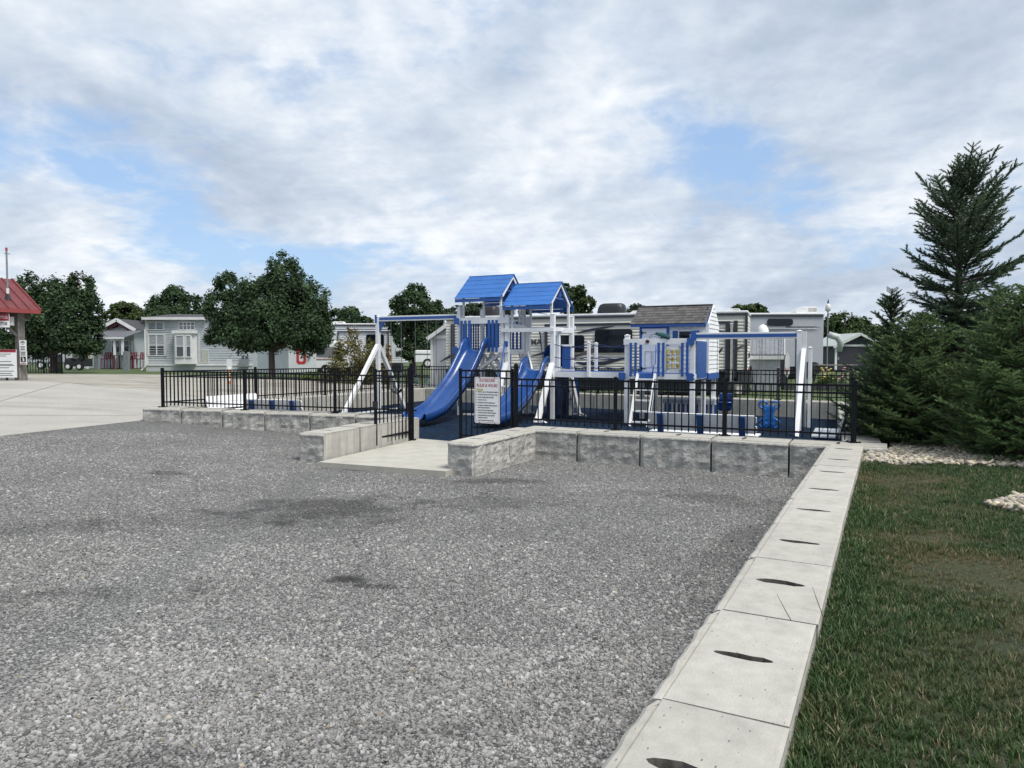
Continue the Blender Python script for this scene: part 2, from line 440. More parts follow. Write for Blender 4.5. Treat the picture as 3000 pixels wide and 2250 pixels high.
# concrete driveway cast in bays: joints are dark strips laid on the surface
drive = region('driveway', DR0, lambda x, y: G(x, y)+.004, M_DRIVE, 2.5)
M_JOINT = mat('joint_dark', (.10,.095,.085), .95)
def joint_strip(pts, w=.022, dz=.0085):
    mb = MB(); L = []; Rr = []
    for i, p in enumerate(pts):
        p = Vector(p); d = (Vector(pts[min(i+1, len(pts)-1)])-Vector(pts[max(i-1, 0)])).normalized(); n = Vector((-d.y, d.x))*w/2
        L.append((p.x+n.x, p.y+n.y, G(p.x+n.x, p.y+n.y)+dz)); Rr.append((p.x-n.x, p.y-n.y, G(p.x-n.x, p.y-n.y)+dz))
    mb.sheet([L, Rr]); return mb
def lerp2(a, b, n): return [(a[0]+(b[0]-a[0])*i/n, a[1]+(b[1]-a[1])*i/n) for i in range(n+1)]
for a, b_ in [((-9.6,18.2),(-30,9.5)), ((-8.6,20.8),(-40,14.5)), ((-13,24.6),(-45,20.5)), ((-12,13.4),(-17,27)), ((-17,10),(-25,30.5)), ((-10.4,13.8),(-18.2,-9.6))]:
    struct(joint_strip(lerp2(a, b_, 24)).build('expansion_joint', M_JOINT, drive))
struct(region('lawn', [tuple(C(-12, .2)), tuple(C(9.35, .2)), (15, 16), (22, 6), (8, -12)], lambda x, y: G(x, y)-.004, M_SOIL, .8))

# --- entrance slab
slab = region('entrance_slab', [(-3.33, 12.13), (-1.05, 11.16), (.35, 13.75), (-.05, 14.25), (-2.02, 15.52)], lambda x, y: .088, SLABM, .5, thick=.14)

# ================================================================== BLOCK WALLS
def block_mesh(L, D, H, seed, rough=(1,0,0,0), slot=True, gap=.016, pos=.5):
    """x along the wall 0..L, y 0 (face) .. D, z 0..H; rough flags for front, right end, back, left end"""
    rng = random.Random(seed)
    x0, x1 = gap, L-gap
    def seg(a, b, n): return [(a[0]+(b[0]-a[0])*i/n, a[1]+(b[1]-a[1])*i/n) for i in range(n)]
    cs = [(x0,0), (x1,0), (x1,D), (x0,D)]
    nr = [(0,-1), (1,0), (0,1), (-1,0)]
    per = []
    for k in range(4):
        n = max(2, int(((x1-x0) if k % 2 == 0 else D)/.06)) if rough[k] else 1
        for i, p in enumerate(seg(cs[k], cs[(k+1) % 4], n)):
            nn = [(nr[k], rough[k])]
            if i == 0: nn.append((nr[k-1], rough[k-1]))
            per.append((p, nn, min(i/n, 1-i/n)*n if n > 1 else 9))
    zs = [0, H*.11, H*.22, H*.33, H*.44, H*.55, H*.66, H*.77, H*.86, H-.050, H-.028, H-.014, H-.012, H-.020, H-.004, H] if any(rough) else [0, H-.014, H]
    prof = {9: .002, 10: .010, 11: .028, 12: .050, 13: .066, 14: .070, 15: .076}
    bm = bmesh.new(); rows = []
    for zi, z in enumerate(zs):
        row = []
        for (p, nn, edge) in per:
            x, y = p
            for (n, rf) in nn:
                ins = 0.0
                top = H - z
                if rf:
                    q = (x*3.1+seed*7.3, y*3.1+n[0]*5, z*3.1)
                    fb = noise.fractal(q, 1.0, 2.1, 4)
                    rg = 1-abs(noise.noise((q[0]*1.3, q[1]*1.3, q[2]*1.6)))*2
                    bumpy = .018*fb + .013*noise.noise((q[0]*3, q[1]*3, q[2]*3)) + .018*rg
                    ins = prof.get(zi, 0.0)
                    if zi < 9: ins += .030 - bumpy
                    elif zi < 13: ins += .012*(.5+noise.noise((q[0]*2.5, q[1]*2.5, 9)))
                    if edge < 1.0 and zi < 13: ins += .022
                else:
                    if zi == len(zs)-1: ins = .014
                x -= n[0]*ins; y -= n[1]*ins
            row.append(bm.verts.new((x, y, z)))
        rows.append(row)
    n = len(per)
    for i in range(len(rows)-1):
        for j in range(n):
            f = bm.faces.new((rows[i][j], rows[i][(j+1) % n], rows[i+1][(j+1) % n], rows[i+1][j]))
            sm = not per[j][1][0][1]
            f.material_index = (3 if sm and i < len(rows)-2 else 0) if sm else (1 if i < 10 else 0); f.smooth = False
    edges = [bm.edges.get((rows[-1][j], rows[-1][(j+1) % n])) for j in range(n)]
    if slot:
        cx, cy = L*(pos + .06*rng.uniform(-1, 1)), D*.53; a = D*.5*rng.uniform(.47, .56); w = rng.uniform(.026, .042)
        loop = []
        for k in range(14):
            t = 2*math.pi*k/14
            loop.append(bm.verts.new((cx + w*math.copysign(abs(math.sin(t))**.75, math.sin(t))*(1+.25*rng.uniform(-1, 1)), cy + a*math.cos(t)*(1+.05*rng.uniform(-1, 1)), H)))
        low = [bm.verts.new((v.co.x*.9+cx*.1, v.co.y*.92+cy*.08, H-.07)) for v in loop]
        for k in range(14):
            f = bm.faces.new((loop[k], loop[(k+1) % 14], low[(k+1) % 14], low[k])); f.material_index = 2
        f = bm.faces.new(low); f.material_index = 2
        edges += [bm.edges.get((loop[k], loop[(k+1) % 14])) for k in range(14)]
    r = bmesh.ops.triangle_fill(bm, edges=edges, use_beauty=True)
    bm.faces.new(rows[0][::-1]).material_index = 1
    bmesh.ops.recalc_face_normals(bm, faces=bm.faces)
    me = bpy.data.meshes.new('block'); bm.to_mesh(me); bm.free()
    for m in (CONC, CONCF, SLOTM, CONCS): me.materials.append(m)
    return me
SLOTM = mat('slot_damp_concrete', (.10,.092,.082), .7, .4, 25)

def wall(name, label, A, B, D, joints, zt0, zt1, zb, rough=(1,0,0,0), ends=(None, None), slot=True, pos=.5):
    A = Vector(A); B = Vector(B); d = B-A; L = d.length; ang = math.atan2(d.y, d.x)
    t = thing(name, label, 'wall', (A.x, A.y, 0), ang)
    for k in range(len(joints)-1):
        s0, s1 = joints[k], joints[k+1]; sm = (s0+s1)/2
        zt = zt0+(zt1-zt0)*sm/L
        zb_ = zb(sm) if callable(zb) else zb
        rg = list(rough)
        if k == 0 and ends[0]: rg[3] = 1
        if k == len(joints)-2 and ends[1]: rg[1] = 1
        me = block_mesh(s1-s0, D, zt-zb_, hash((name, k)) % 997 if False else (len(name)*31+k*17) % 997, rg, slot, pos=pos)
        o = link('block', me, None, t, (s0, 0, zb_ + random.uniform(-.004, .004)))
        o.rotation_euler = (random.uniform(-.004, .004), random.uniform(-.004, .004), random.uniform(-.006, .006))
    return t
def even(L, n): return [L*i/n for i in range(n+1)]

# right kerb wall, running from beside the camera to the playground; rough face to the gravel (left)
s_j = [-8.1, -6.95, -5.78, -4.50, -3.32, -2.14, -1.00, -.03, 1.08, 2.20, 3.34, 4.49, 5.68, 6.86, 8.05, 9.36]
P0 = C(9.36, -.30); P1 = C(-8.1, -.30)
# x axis must run so that the face (y=0) is on the left: go from far end towards the camera
Lr = 9.36+8.1
wall('kerb_block_wall', 'low wall of pale concrete blocks with slots between gravel and lawn, running towards the camera', P0, P1, .53,
     [9.36-s for s in reversed(s_j)], .548, .548+.0072*Lr*.88, -.05, pos=.5)
# front wall right of the gate
FA, FB = Vector((.15, 13.23)), Vector((5.55, 10.42))
wall('front_block_wall', 'rough faced grey block wall under the black fence right of the gate', FA, FB, .60,
     [0, 1.13, 2.30, 3.51, 4.71, 6.09], .55, .55, -.05, pos=.45)
# entrance walls
EA, EB = Vector((-.59, 11.10)), Vector((.57, 13.30))
wall('entrance_block_wall', 'short rough block wall on the right side of the entrance slab', EA, EB, .53, even((EB-EA).length, 2), .535, .55, -.05, ends=(True, False))
EL0, EL1 = Vector((-3.32, 12.38)), Vector((-2.05, 15.62))
# this wall shows its smooth side to the entrance and a rough end to the gravel; built from its far end
wall('entrance_block_wall', 'smooth sided block wall on the left side of the entrance beside the open gate leaf', EL0, EL1, .56,
     [0, 1.17, 2.33, 3.48], .55, .55, -.05, rough=(0,0,1,0), ends=(True, False), pos=.5)
# front wall left of the gate
F0, F1 = Vector((-9.08, 17.28)), Vector((-2.62, 15.70))
LL = (F1-F0).length
wall('front_block_wall', 'rough faced grey block wall under the black fence left of the gate', F0, F1, .56,
     [0, 1.13, 2.27, 3.40, 4.56, 5.7, LL], .645, .555, -.05, ends=(True, False), pos=.3)
# side and rear walls: smooth faces towards the play floor
S0, S1 = Vector((-4.05, 29.15)), Vector((-9.08, 17.75))
wall('side_block_wall', 'smooth block wall along the left side of the playground behind the benches', S0, S1, .56, even((S1-S0).length, 11), .56, .63, -.05, rough=(0,0,0,0), slot=False)
Q0, Q1 = Vector((-3.95, 29.2)), Vector((9.65, 20.2))
wall('rear_block_wall', 'smooth grey block wall at the back of the playground below the rear fence', Q0, Q1, .56, even((Q1-Q0).length, 14), .56, .56, -.05, rough=(0,0,0,0), slot=False)
T0, T1 = Vector((9.85, 20.1)), Vector((5.85, 11.2))
tw = wall('side_block_wall', 'block wall along the right side of the playground beside the spruces', T1, T0, .56, even((T1-T0).length, 8), .55, .55, -.05, rough=(0,0,0,0), slot=False)

# ================================================================== FENCES
post_me = {}
def fence_post(parent, p, h, w=.062, plate=True):
    key = (round(h, 2), w)
    if key not in post_me:
        mb = MB().box(-w/2, w/2, -w/2, w/2, 0, h)
        c = w/2+.004
        mb.box(-c, c, -c, c, h, h+.012); mb.box(-w*.38, w*.38, -w*.38, w*.38, h+.012, h+.024)
        if plate: mb.box(-.085, .085, -.085, .085, 0, .012)
        for sx in (-1, 1):
            for sy in (-1, 1): mb.box(sx*.065-.009, sx*.065+.009, sy*.065-.009, sy*.065+.009, .012, .026)
        post_me[key] = mb.mesh('post')
    return link('post', post_me[key], BLACKM, parent, p)
pick_me = {}
def picket_mesh(h, w):
    k = (round(h, 2), round(w, 3))
    if k not in pick_me: pick_me[k] = MB().box(-w/2, w/2, -w/2, w/2, 0, h).mesh('picket')
    return pick_me[k]
def fence(name, label, posts, h=.92, gap=.118, bottom=.035, mid=.125, low=.125, skip_posts=(), pw=.018):
    o = Vector(posts[0]); t = thing(name, label, 'fence', o)
    for i, p in enumerate(posts):
        if i not in skip_posts: fence_post(t, Vector(p)-o, h+.035)
    for a, b in zip(posts[:-1], posts[1:]):
        a = Vector(a)-o; b = Vector(b)-o; d = b-a; L = d.length
        for z, hh in ((h-.02, .034), (h-.02-mid, .030), (low, .030)):
            MB().bar(a+Vector((0,0,z)), b+Vector((0,0,z)), .030, hh).build('rail', BLACKM, t)
        n = max(2, round(L/gap)); me = picket_mesh(h-.02-bottom, pw); an = math.atan2(d.y, d.x)
        for k in range(1, n):
            q = link('picket', me, BLACKM, t, a + d*(k/n) + Vector((0, 0, bottom))); q.rotation_euler = (0, 0, an)
    return t
def alongp(a, b, fr, za, zb):
    a = Vector(a); b = Vector(b); return [(*(a+(b-a)*f), za+(zb-za)*f) for f in fr]
# right front: measured post spots on top of the wall
fence('metal_fence', 'black metal picket fence on the block wall right of the gate', [(.08,13.92,.552), (1.89,12.95,.552), (3.61,12.02,.552), (5.35,11.08,.552)], .915, .121, skip_posts=(0,))
fence('metal_fence', 'black metal picket fence on the front block wall left of the gate', alongp((-8.62, 17.50), (-2.14, 15.86), (0, .345, .70, 1), .640, .556), .905, .112, skip_posts=(3,))
fence('metal_fence', 'black metal picket fence along the left side of the playground behind the benches', alongp((-8.62, 17.50), (-3.70, 29.25), (0, .25, .5, .75, 1), .632, .56), .905, .118, skip_posts=(0,))
fence('metal_fence', 'black metal picket fence along the back of the playground in front of the trailers', alongp((-3.70, 29.25), (9.75, 20.42), (0, .125, .25, .375, .5, .625, .75, .875, 1), .562, .562), .905, .122, skip_posts=(0,))
fence('metal_fence', 'black metal picket fence on the right side of the playground behind the spruces', alongp((5.35, 11.08), (9.75, 20.42), (0, .2, .4, .6, .8, 1), .552, .562), .915, .16, skip_posts=(0, 5))
# gate posts and leaves
GL, GR = Vector((-2.16, 15.26, .088)), Vector((.08, 13.92, .088))
for p, lab in ((GL, 'thick black gate post left of the entrance carrying the open leaf'), (GR, 'thick black gate post right of the entrance carrying the sign leaf')):
    t = thing('gate_post', lab, 'post', p); fence_post(t, (0,0,0), 1.60, .085)
    mb = MB().tube([(0,0,1.62),(0,0,1.655),(0,0,1.67)], [.05,.042,.012], 8); mb.build('cap', BLACKM, t)
def gate(label, hinge, free, h=1.56):
    d = Vector(free)-Vector(hinge); L = d.length; t = thing('gate_leaf', label, 'gate', hinge, math.atan2(d.y, d.x))
    x0, x1 = .09, L
    for x in (x0, x1): MB().box(x-.024, x+.024, -.024, .024, .04, h).build('stile', BLACKM, t)
    for z in (h-.04, h-.19, .21, .62 if False else h-.9 if False else .16): pass
    for z, hh in ((h-.045, .036), (h-.185, .032), (.19, .036)): MB().box(x0, x1, -.016, .016, z-hh/2, z+hh/2).build('rail', BLACKM, t)
    n = 9; me = picket_mesh(h-.12, .018)
    for k in range(1, n): link('picket', me, BLACKM, t, (x0+(x1-x0)*k/n, 0, .07))
    MB().box(x1-.01, x1+.03, -.05, .05, .78, .92).build('latch', BLACKP, t)
    for z in (.3, h-.3): MB().box(.0, .1, -.02, .02, z-.04, z+.04).build('hinge', BLACKP, t)
    return t
gate('black metal gate leaf standing open against the left entrance wall', GL, (-2.70, 14.02, .088))
GF = Vector((-1.06, 14.60, .088))
gsign = gate('black metal gate leaf carrying the playground rules sign', GR, GF)
# ================================================================== LETTERING
def text_mesh(body, size, shear=0.0, align='LEFT', bold=0.0):
    cu = bpy.data.curves.new('lettering', 'FONT'); cu.body = body; cu.size = size; cu.shear = shear; cu.align_x = align
    cu.resolution_u = 2; cu.offset = bold; cu.extrude = .0008
    o = bpy.data.objects.new('lettering', cu); COL.objects.link(o)
    dg = bpy.context.evaluated_depsgraph_get(); me = bpy.data.meshes.new_from_object(o.evaluated_get(dg))
    bpy.data.objects.remove(o); bpy.data.curves.remove(cu); return me
def join_mesh(name, parts, m):
    """parts: list of (mesh, x, z, width or None, yoff): lay flat text into the x-z plane facing -y"""
    V = []; F = []
    for (me, x, z, wid, y) in parts:
        n = len(me.vertices)
        if not n: continue
        co = np.empty(n*3); me.vertices.foreach_get('co', co); co = co.reshape(-1, 3)
        if wid:
            w = co[:, 0].max()-co[:, 0].min(); co[:, 0] *= wid/w
        k = len(V); V += [(c[0]+x, y-c[2], c[1]+z) for c in co]; F += [tuple(i+k for i in p.vertices) for p in me.polygons]
        bpy.data.meshes.remove(me)
    me = bpy.data.meshes.new(name); me.from_pydata(V, [], F); me.materials.append(m); return me

def playground_sign():
    d = GR-GF; an = math.atan2(d.y, d.x)
    p = GF + d*.285; w, h = .60, .93
    t = thing('rules_sign', 'white playground rules and hours sign with red heading on the gate', 'sign', (p.x, p.y, .55), an)
    y = -.040
    def rr(w, h, r, n=5):
        P = []
        for (cx, cz, a0) in ((w-r, r, -90), (w-r, h-r, 0), (r, h-r, 90), (r, r, 180)):
            for k in range(n+1):
                a = R(a0+90*k/n); P.append((cx+r*math.cos(a), cz+r*math.sin(a)))
        return P
    MB().prism(rr(w, h, .03), .004, (0, y, 0)).build('panel', SIGNW, t)
    # thin red border line
    P = rr(w-.036, h-.036, .02); Q = rr(w-.048, h-.048, .016); mb = MB(); n = len(P)
    mb.v = [(a+.018, y-.0052, b+.018) for a, b in P]+[(a+.024, y-.0052, b+.024) for a, b in Q]
    mb.f = [(i, (i+1) % n, (i+1) % n+n, i+n) for i in range(n)]; mb.build('border', SIGNRED, t)
    yt = y-.0055
    link('heading', join_mesh('heading', [(text_mesh('PLAYGROUND', .085, .25, bold=.0012), .115, .835, .37, yt), (text_mesh('RULES & HOURS', .085, .25, bold=.0012), .045, .735, .50, yt)], SIGNRED), None, t)
    L = ['HOURS 9am - 9pm OR AT MANAGEMENT DISCRETION', 'NO TOBACCO PRODUCTS OF ANY TYPE, NO VAPING', 'NO FOOD OR DRINK OTHER THAN WATER', 'NO PETS OF ANY TYPE',
         'NO DIGGING OR PLAYING IN RUBBER MULCH', 'NO CLIMBING OR HANGING ON FENCE OR BLOCKS', ' SITTING ON BLOCKS PERMITTED', 'PICK UP YOUR TRASH & REMOVE FROM',
         ' PLAYGROUND AREA AND DISPOSE OF PROPERLY', 'CHILDREN UNDER THE AGE OF 8 MUST BE', ' SUPERVISED BY AN ADULT', 'NO SPITTING INSIDE PLAYGROUND AREA']
    W = [.49, .47, .38, .21, .41, .46, .29, .37, .44, .40, .24, .38]
    parts = []; mb = MB(); z = .620
    for i, (s, wd_) in enumerate(zip(L, W)):
        parts.append((text_mesh(s.strip(), .030, .15, bold=.0006), .075, z, wd_, yt))
        if not s.startswith(' '): mb.box(.038, .052, yt-.0005, yt+.0006, z+.003, z+.017)
        z -= .054 if (i+1 < len(L) and not L[i+1].startswith(' ')) else .047
    link('lettering', join_mesh('lettering', parts, SIGNBLK), None, t); mb.build('bullets', SIGNBLK, t)
    # little picture of a sand box
    MB().prism([(.04,.665),(.06,.655),(.20,.655),(.215,.667),(.20,.69),(.06,.695)], .001, (0, yt, 0)).build('picture', YELLOW, t)
    mb = MB()
    for x in (.12, w-.12):
        for z in (h-.012, .012): mb.box(x-.008, x+.008, y-.012, .03, z-.008, z+.008)
    mb.build('clip', BLACKP, t)
playground_sign()
# ================================================================== PLAY STRUCTURE
PA = R(26); PO = Vector((-1.61, 21.81, .07))
E1 = Vector((math.cos(PA), -math.sin(PA), 0)); E2 = Vector((math.sin(PA), math.cos(PA), 0))
def pl(px, py, v):
    """photo pixel on the structure's vertical plane v -> local (u, z)"""
    d = ray(px, py); c = Vector((0, 0, CAMZ))-PO; t = (v - c.dot(E2))/d.dot(E2); p = c + d*t
    return p.dot(E1), p.z
def pu(px, v, py=1039): return pl(px, py, v)[0]
def pz(px, py, v): return pl(px, py, v)[1]
play_set = thing('play_structure', 'large blue and white play structure with two roofed towers, bridge and playhouse', 'playset', PO, -PA)
T = play_set
def part(name, m, mb, parent=None, **k): return mb.build(name, m, parent or T, **k)
def post(u, v, z0, z1, w=.115, m=WHITE, cap=True):
    mb = MB().box(u-w/2, u+w/2, v-w/2, v+w/2, z0, z1)
    o = part('post', m, mb, bevel=.006)
    if cap: c = w/2+.006; part('post_cap', m, MB().box(u-c, u+c, v-c, v+c, z1, z1+.018).add([(u-c,v-c,z1+.018),(u+c,v-c,z1+.018),(u+c,v+c,z1+.018),(u-c,v+c,z1+.018),(u,v,z1+.045)], [(0,1,4),(1,2,4),(2,3,4),(3,0,4)]), o)
    return o
def board(u0, u1, v, z0, z1, t=.035, m=WHITE): return part('board', m, MB().box(u0, u1, v-t/2, v+t/2, z0, z1), bevel=.004)
def vboard(u, v0, v1, z0, z1, t=.035, m=WHITE): return part('board', m, MB().box(u-t/2, u+t/2, v0, v1, z0, z1), bevel=.004)
slat_cache = {}
def slat(u, v, z0, z1, w=.072, t=.022, m=BLUE, along='u'):
    k = (round(z1-z0, 2), w, along)
    if k not in slat_cache:
        slat_cache[k] = (MB().box(-w/2, w/2, -t/2, t/2, 0, z1-z0) if along == 'u' else MB().box(-t/2, t/2, -w/2, w/2, 0, z1-z0)).mesh('slat')
    return link('slat', slat_cache[k], m, T, (u, v, z0))
def bracket(u, v, z, w=.16, h=.17):
    o = part('bracket', BLUE, MB().prism([(-w/2,-h/2),(w*.3,-h/2),(w*.5,-h*.22),(w*.38,0),(w*.5,h*.22),(w*.3,h/2),(-w/2,h/2)], .03, (u, v, z)))
    mb = MB()
    for dz in (-h*.28, h*.28): mb.tube([(u-.02, v-.002, z+dz), (u-.02, v-.040, z+dz)], .009, 6)
    part('bolt', STEEL, mb, o)

W = 1.48
zAp = pz(1341, 902, 0)
for (u, v) in ((0,0), (W,0), (0,W), (W,W)): post(u, v, 0, zAp, .115)
DA = 1.98                                   # deck heights above the mulch
mb = MB()
for k in range(10):
    v = .02 + k*.145; part('deck_plank', WHITE, MB().box(.06, W-.06, v, v+.138, DA-.04, DA))
zt1, zt0 = pz(1400, 931.5, -.07), pz(1400, 948.5, -.07)
board(-.05, W+.24, -.075, zt0, zt1)
board(pu(1407, -.075), W+.22, -.075, DA-.06, DA+.09)
board(-.06, pu(1360, -.075), -.075, DA-.06, DA+.09)
for px in (1352.5, 1363.5, 1375.5): slat(pu(px, -.105), -.106, DA-.03, zt1-.07)
for px in (1432.5, 1443.5, 1454.8): slat(pu(px, -.105), -.106, DA-.03, zt1-.07)
board(-.05, W+.05, W+.075, zt0, zt1); board(-.05, W+.05, W+.075, DA-.06, DA+.09)
for k in range(10): slat(.14+k*.135, W+.05, DA-.03, zt1-.05)
vboard(-.075, -.05, W+.05, zt0, zt1); vboard(-.075, -.05, W+.05, DA-.06, DA+.09)
for k in range(8): slat(-.05, .2+k*.155, DA-.03, zt1-.05, along='v')
vboard(W+.03, .1, W-.05, DA-.10, DA+.04)
# blue side boards between the two towers
for k in range(4): slat(W+.02, .18+k*.1, .1, zt1-.1, .085, along='v')
# knee braces under the tall deck
for (a, b_) in (((.72, -.0, DA-.55), (W-.05, 0, DA-.08)), ((.60, W, DA-.75), (.06, W, DA-.12)), ((.0,.5,DA-.6),(0,.06,DA-.1))):
    part('brace', WHITE, MB().bar(a, b_, .09, .09))
part('brace', WHITE, MB().bar((pu(1409, W), W, DA-.75), (pu(1442, W), W, DA-.08), .09, .09))
part('brace', WHITE, MB().bar((pu(1440, .1), .1, DA-.06), (pu(1468, .1), .1, DA-.52), .09, .09))

def roof(u0, u1, vc, dv, ze, zr, n=5, name='roof'):
    """gabled plank roof: ridge along u at v=vc"""
    r = part(name, BLUEROOF, MB().bar((u0, vc, zr+.012), (u1, vc, zr+.012), .07, .03))
    for s in (-1, 1):
        e = Vector((0, s*dv, ze-zr)); L = e.length; e.normalize(); nn = Vector((0, s*(zr-ze), dv)).normalized()
        if nn.z < 0: nn = -nn
        for k in range(n):
            a0 = L*k/n; a1 = L*(k+1)/n + (.010 if k < n-1 else 0)
            b0 = Vector((0, vc, zr)) + e*a0 + nn*.004; b1 = Vector((0, vc, zr)) + e*a1 + nn*.010
            t0 = b0+nn*.018; t1 = b1+nn*.018
            V = []
            for u in (u0, u1):
                for q in (b0, b1, t1, t0): V.append((u, q.y, q.z))
            part('roof_plank', BLUEROOF, MB().add(V, [(0,1,2,3),(7,6,5,4),(0,4,5,1),(1,5,6,2),(2,6,7,3),(3,7,4,0)]), r)
        # dark fascia under the eave and white rafters at the gable ends
        p = Vector((0, vc, zr)) + e*L
        part('fascia', BLUE, MB().box(u0+.01, u1-.01, p.y-.02 if s > 0 else p.y, p.y if s > 0 else p.y+.02, p.z-.10, p.z-.002), r)
        for u in (u0+.05, (u0+u1)/2, u1-.05):
            a = Vector((u, vc, zr-.05)); b_ = Vector((u, p.y-s*.22, p.z+.06)); part('rafter', WHITE, MB().bar(a, b_, .035, .085), r)
    # fan panel in each gable
    for u in (u0+.10, u1-.10):
        mb = MB(); h = zr-ze; c = Vector((u, vc, zr-h*.62))
        mb.box(u-.01, u+.01, vc-dv*.5, vc+dv*.5, c.z-.05, c.z)
        for a in (-50, -25, 0, 25, 50):
            mb.bar(c, c+Vector((0, math.sin(R(a)), math.cos(R(a))))*h*.42*(math.cos(R(a*.55))), .02, .05, (1,0,0))
        part('gable_fan', BLUE, mb, r)
    return r
ue0, ze = pl(1331.7, 876.5, -.20); ue1, _ = pl(1466, 876, -.20); _, zr = pl(1440, 809, W/2)
roof(ue0, ue1, W/2, W/2+.20, ze, zr)
for (u, v) in ((.10,.08), (W-.10,.08), (.10,W-.08), (W-.10,W-.08)): post(u, v, zAp-.45, ze+.16, .062, cap=False)

# ---- lower tower
B0, B1 = 1.64, 3.10; DB = 1.40
zBp = pz(1610, 922, 0)
for (u, v) in ((B0,0), (B1,0), (B0,W), (B1,W)): post(u, v, 0, zBp, .125)
for k in range(10):
    v = .02 + k*.145; part('deck_plank', WHITE, MB().box(B0+.06, B1-.06, v, v+.138, DB-.04, DB))
zb0, zb1 = pz(1545, 972.5, -.08), pz(1545, 961, -.08)
board(B0-.16, B1+.06, -.085, zb0, zb1); board(B0-.1, B1+.1, W+.085, zb0+.1, zb1+.1)
vboard(B1+.03, .0, W, zb0+.02, zb1+.02); vboard(B0-.02, .1, W-.1, zb0+.15, zb1+.15)
board(B0-.06, B1+.06, W+.085, DB-.08, DB+.08)
be0, bze = pl(1471, 898, -.20); be1, _ = pl(1611, 896, -.20); _, bzr = pl(1580, 830.5, W/2)
roof(be0, be1, W/2, W/2+.20, bze, bzr)
for (u, v) in ((B0+.12,.08), (B1-.08,.08), (B0+.12,W-.08), (B1-.08,W-.08)): post(u, v, zBp-.5, bze+.16, .066, cap=False)
# splayed front legs and steps
for u in (B0, B1):
    part('splayed_leg', WHITE, MB().bar((u, -.06, DB+.20), (u+.02, -1.16, -.02), .15, .10, (0,1,.5)), bevel=.006)
    part('foot_plate', WHITE, MB().prism([(-.1,0),(.34,0),(.12,.10),(-.02,.16)], .12, (u-.02, -1.06, -.01)))
for k in range(5):
    z = .22+k*.24; v = -1.10*(1-z/(DB+.2))-.06
    part('step', WHITE, MB().box(B0+.06, B0+.44, v-.05, v+.05, z-.02, z+.02))
part('handrail', BLUE, MB().tube([(B0-.02, -.12, zb0-.35), (B0-.06, -.30, DB+.1), (B0-.16, -.78, .55), (B0-.2, -.9, .35)], .022, 8), smooth=True)
part('handrail_mount', BLUE, MB().box(B0-.05, B0+.05, -.10, -.06, zb0-.42, zb0-.26))
part('hanging_rope', NAVY, MB().tube([(pu(1581,-.1), -.1, zb0), (pu(1583,-.1), -.1, zb0-.10), (pu(1586,-.1), -.1, zb0-.45), (pu(1594,-.1), -.12, DB+.22)], [.03, .022, .014, .012], 7), smooth=True)
# inner stair from the low to the tall deck, seen behind the slide
for px in (1521, 1545):
    a = pl(px, 1030, W*.75); b_ = pl(px+14, 1088, W*.55)
    part('stair_stringer', WHITE, MB().bar((a[0], W*.75, a[1]), (b_[0], W*.55, b_[1]), .04, .10))
for k in range(3): part('stair_tread', WHITE, MB().box(pu(1526, W*.7), pu(1552, W*.7), W*.62-.06, W*.62+.06, DB+.12+k*.18, DB+.15+k*.18))
# round blue tunnel slide head at the back
mb = MB(); rows = []
for i in range(9):
    t = i/8; a = R(-20+150*t); cu = 2.55+.0*t; cv = W+.35+.75*math.sin(a*.6); cz = DB+.42-1.25*t*t
    rows.append([(cu-.05+.42*math.cos(2*math.pi*j/16), cv, cz+.42*math.sin(2*math.pi*j/16)) for j in range(17)])
part('tunnel_slide', SLIDE, mb.sheet(rows), smooth=True)
# navy panel and rear net ramp under the low deck
part('shade_panel', NAVY, MB().box(B0+.7, B1-.06, W-.03, W+.0, .02, DB-.06))
part('shade_panel', NAVY, MB().box(B1-.30, B1-.27, .25, W-.1, .02, DB-.06))
for (p0, p1) in (((1612, 1100), (1637, 1216)), ((1674, 1104), (1699, 1219))):
    a = pl(*p0, 1.15); b_ = pl(*p1, 1.65)
    part('ramp_leg', WHITE, MB().bar((a[0], 1.15, a[1]), (b_[0], 1.65, b_[1]), .06, .12))
mb = MB(); a0 = pl(1620, 1110, 1.15); a1 = pl(1638, 1205, 1.65); b0_ = pl(1676, 1112, 1.15); b1_ = pl(1697, 1210, 1.65)
def q4(s, t):
    A = Vector((a0[0], 1.15, a0[1])).lerp(Vector((a1[0], 1.65, a1[1])), t); B = Vector((b0_[0], 1.15, b0_[1])).lerp(Vector((b1_[0], 1.65, b1_[1])), t)
    p = A.lerp(B, s); p.z -= .10*math.sin(math.pi*s)*(.3+.7*math.sin(math.pi*t)); return p
for s in (.0, .25, .5, .75, 1): mb.tube([q4(s, t/8) for t in range(9)], .009, 5)
for t in (.08, .3, .52, .74, .95): mb.tube([q4(s/8, t) for s in range(9)], .009, 5)
part('climbing_net', NAVY, mb)
part('ground_bar', WHITE, MB().bar((pu(1640, 1.65), 1.62, .03), (pu(1690, 1.65), 1.62, .03), .05, .05))
part('ground_bar', WHITE, MB().bar((*[pl(1700, 1208, 1.4)[0], 1.4], .06), (pl(1716, 1216, 1.1)[0], 1.1, .03), .05, .05))
part('ground_bar', WHITE, MB().bar((pu(1546, 1.5), 1.5, .03), (pu(1566, 1.5), 1.5, .03), .06, .05))
part('ground_bar', WHITE, MB().bar((.1, .05, .03), (1.0, .05, .03), .06, .05))

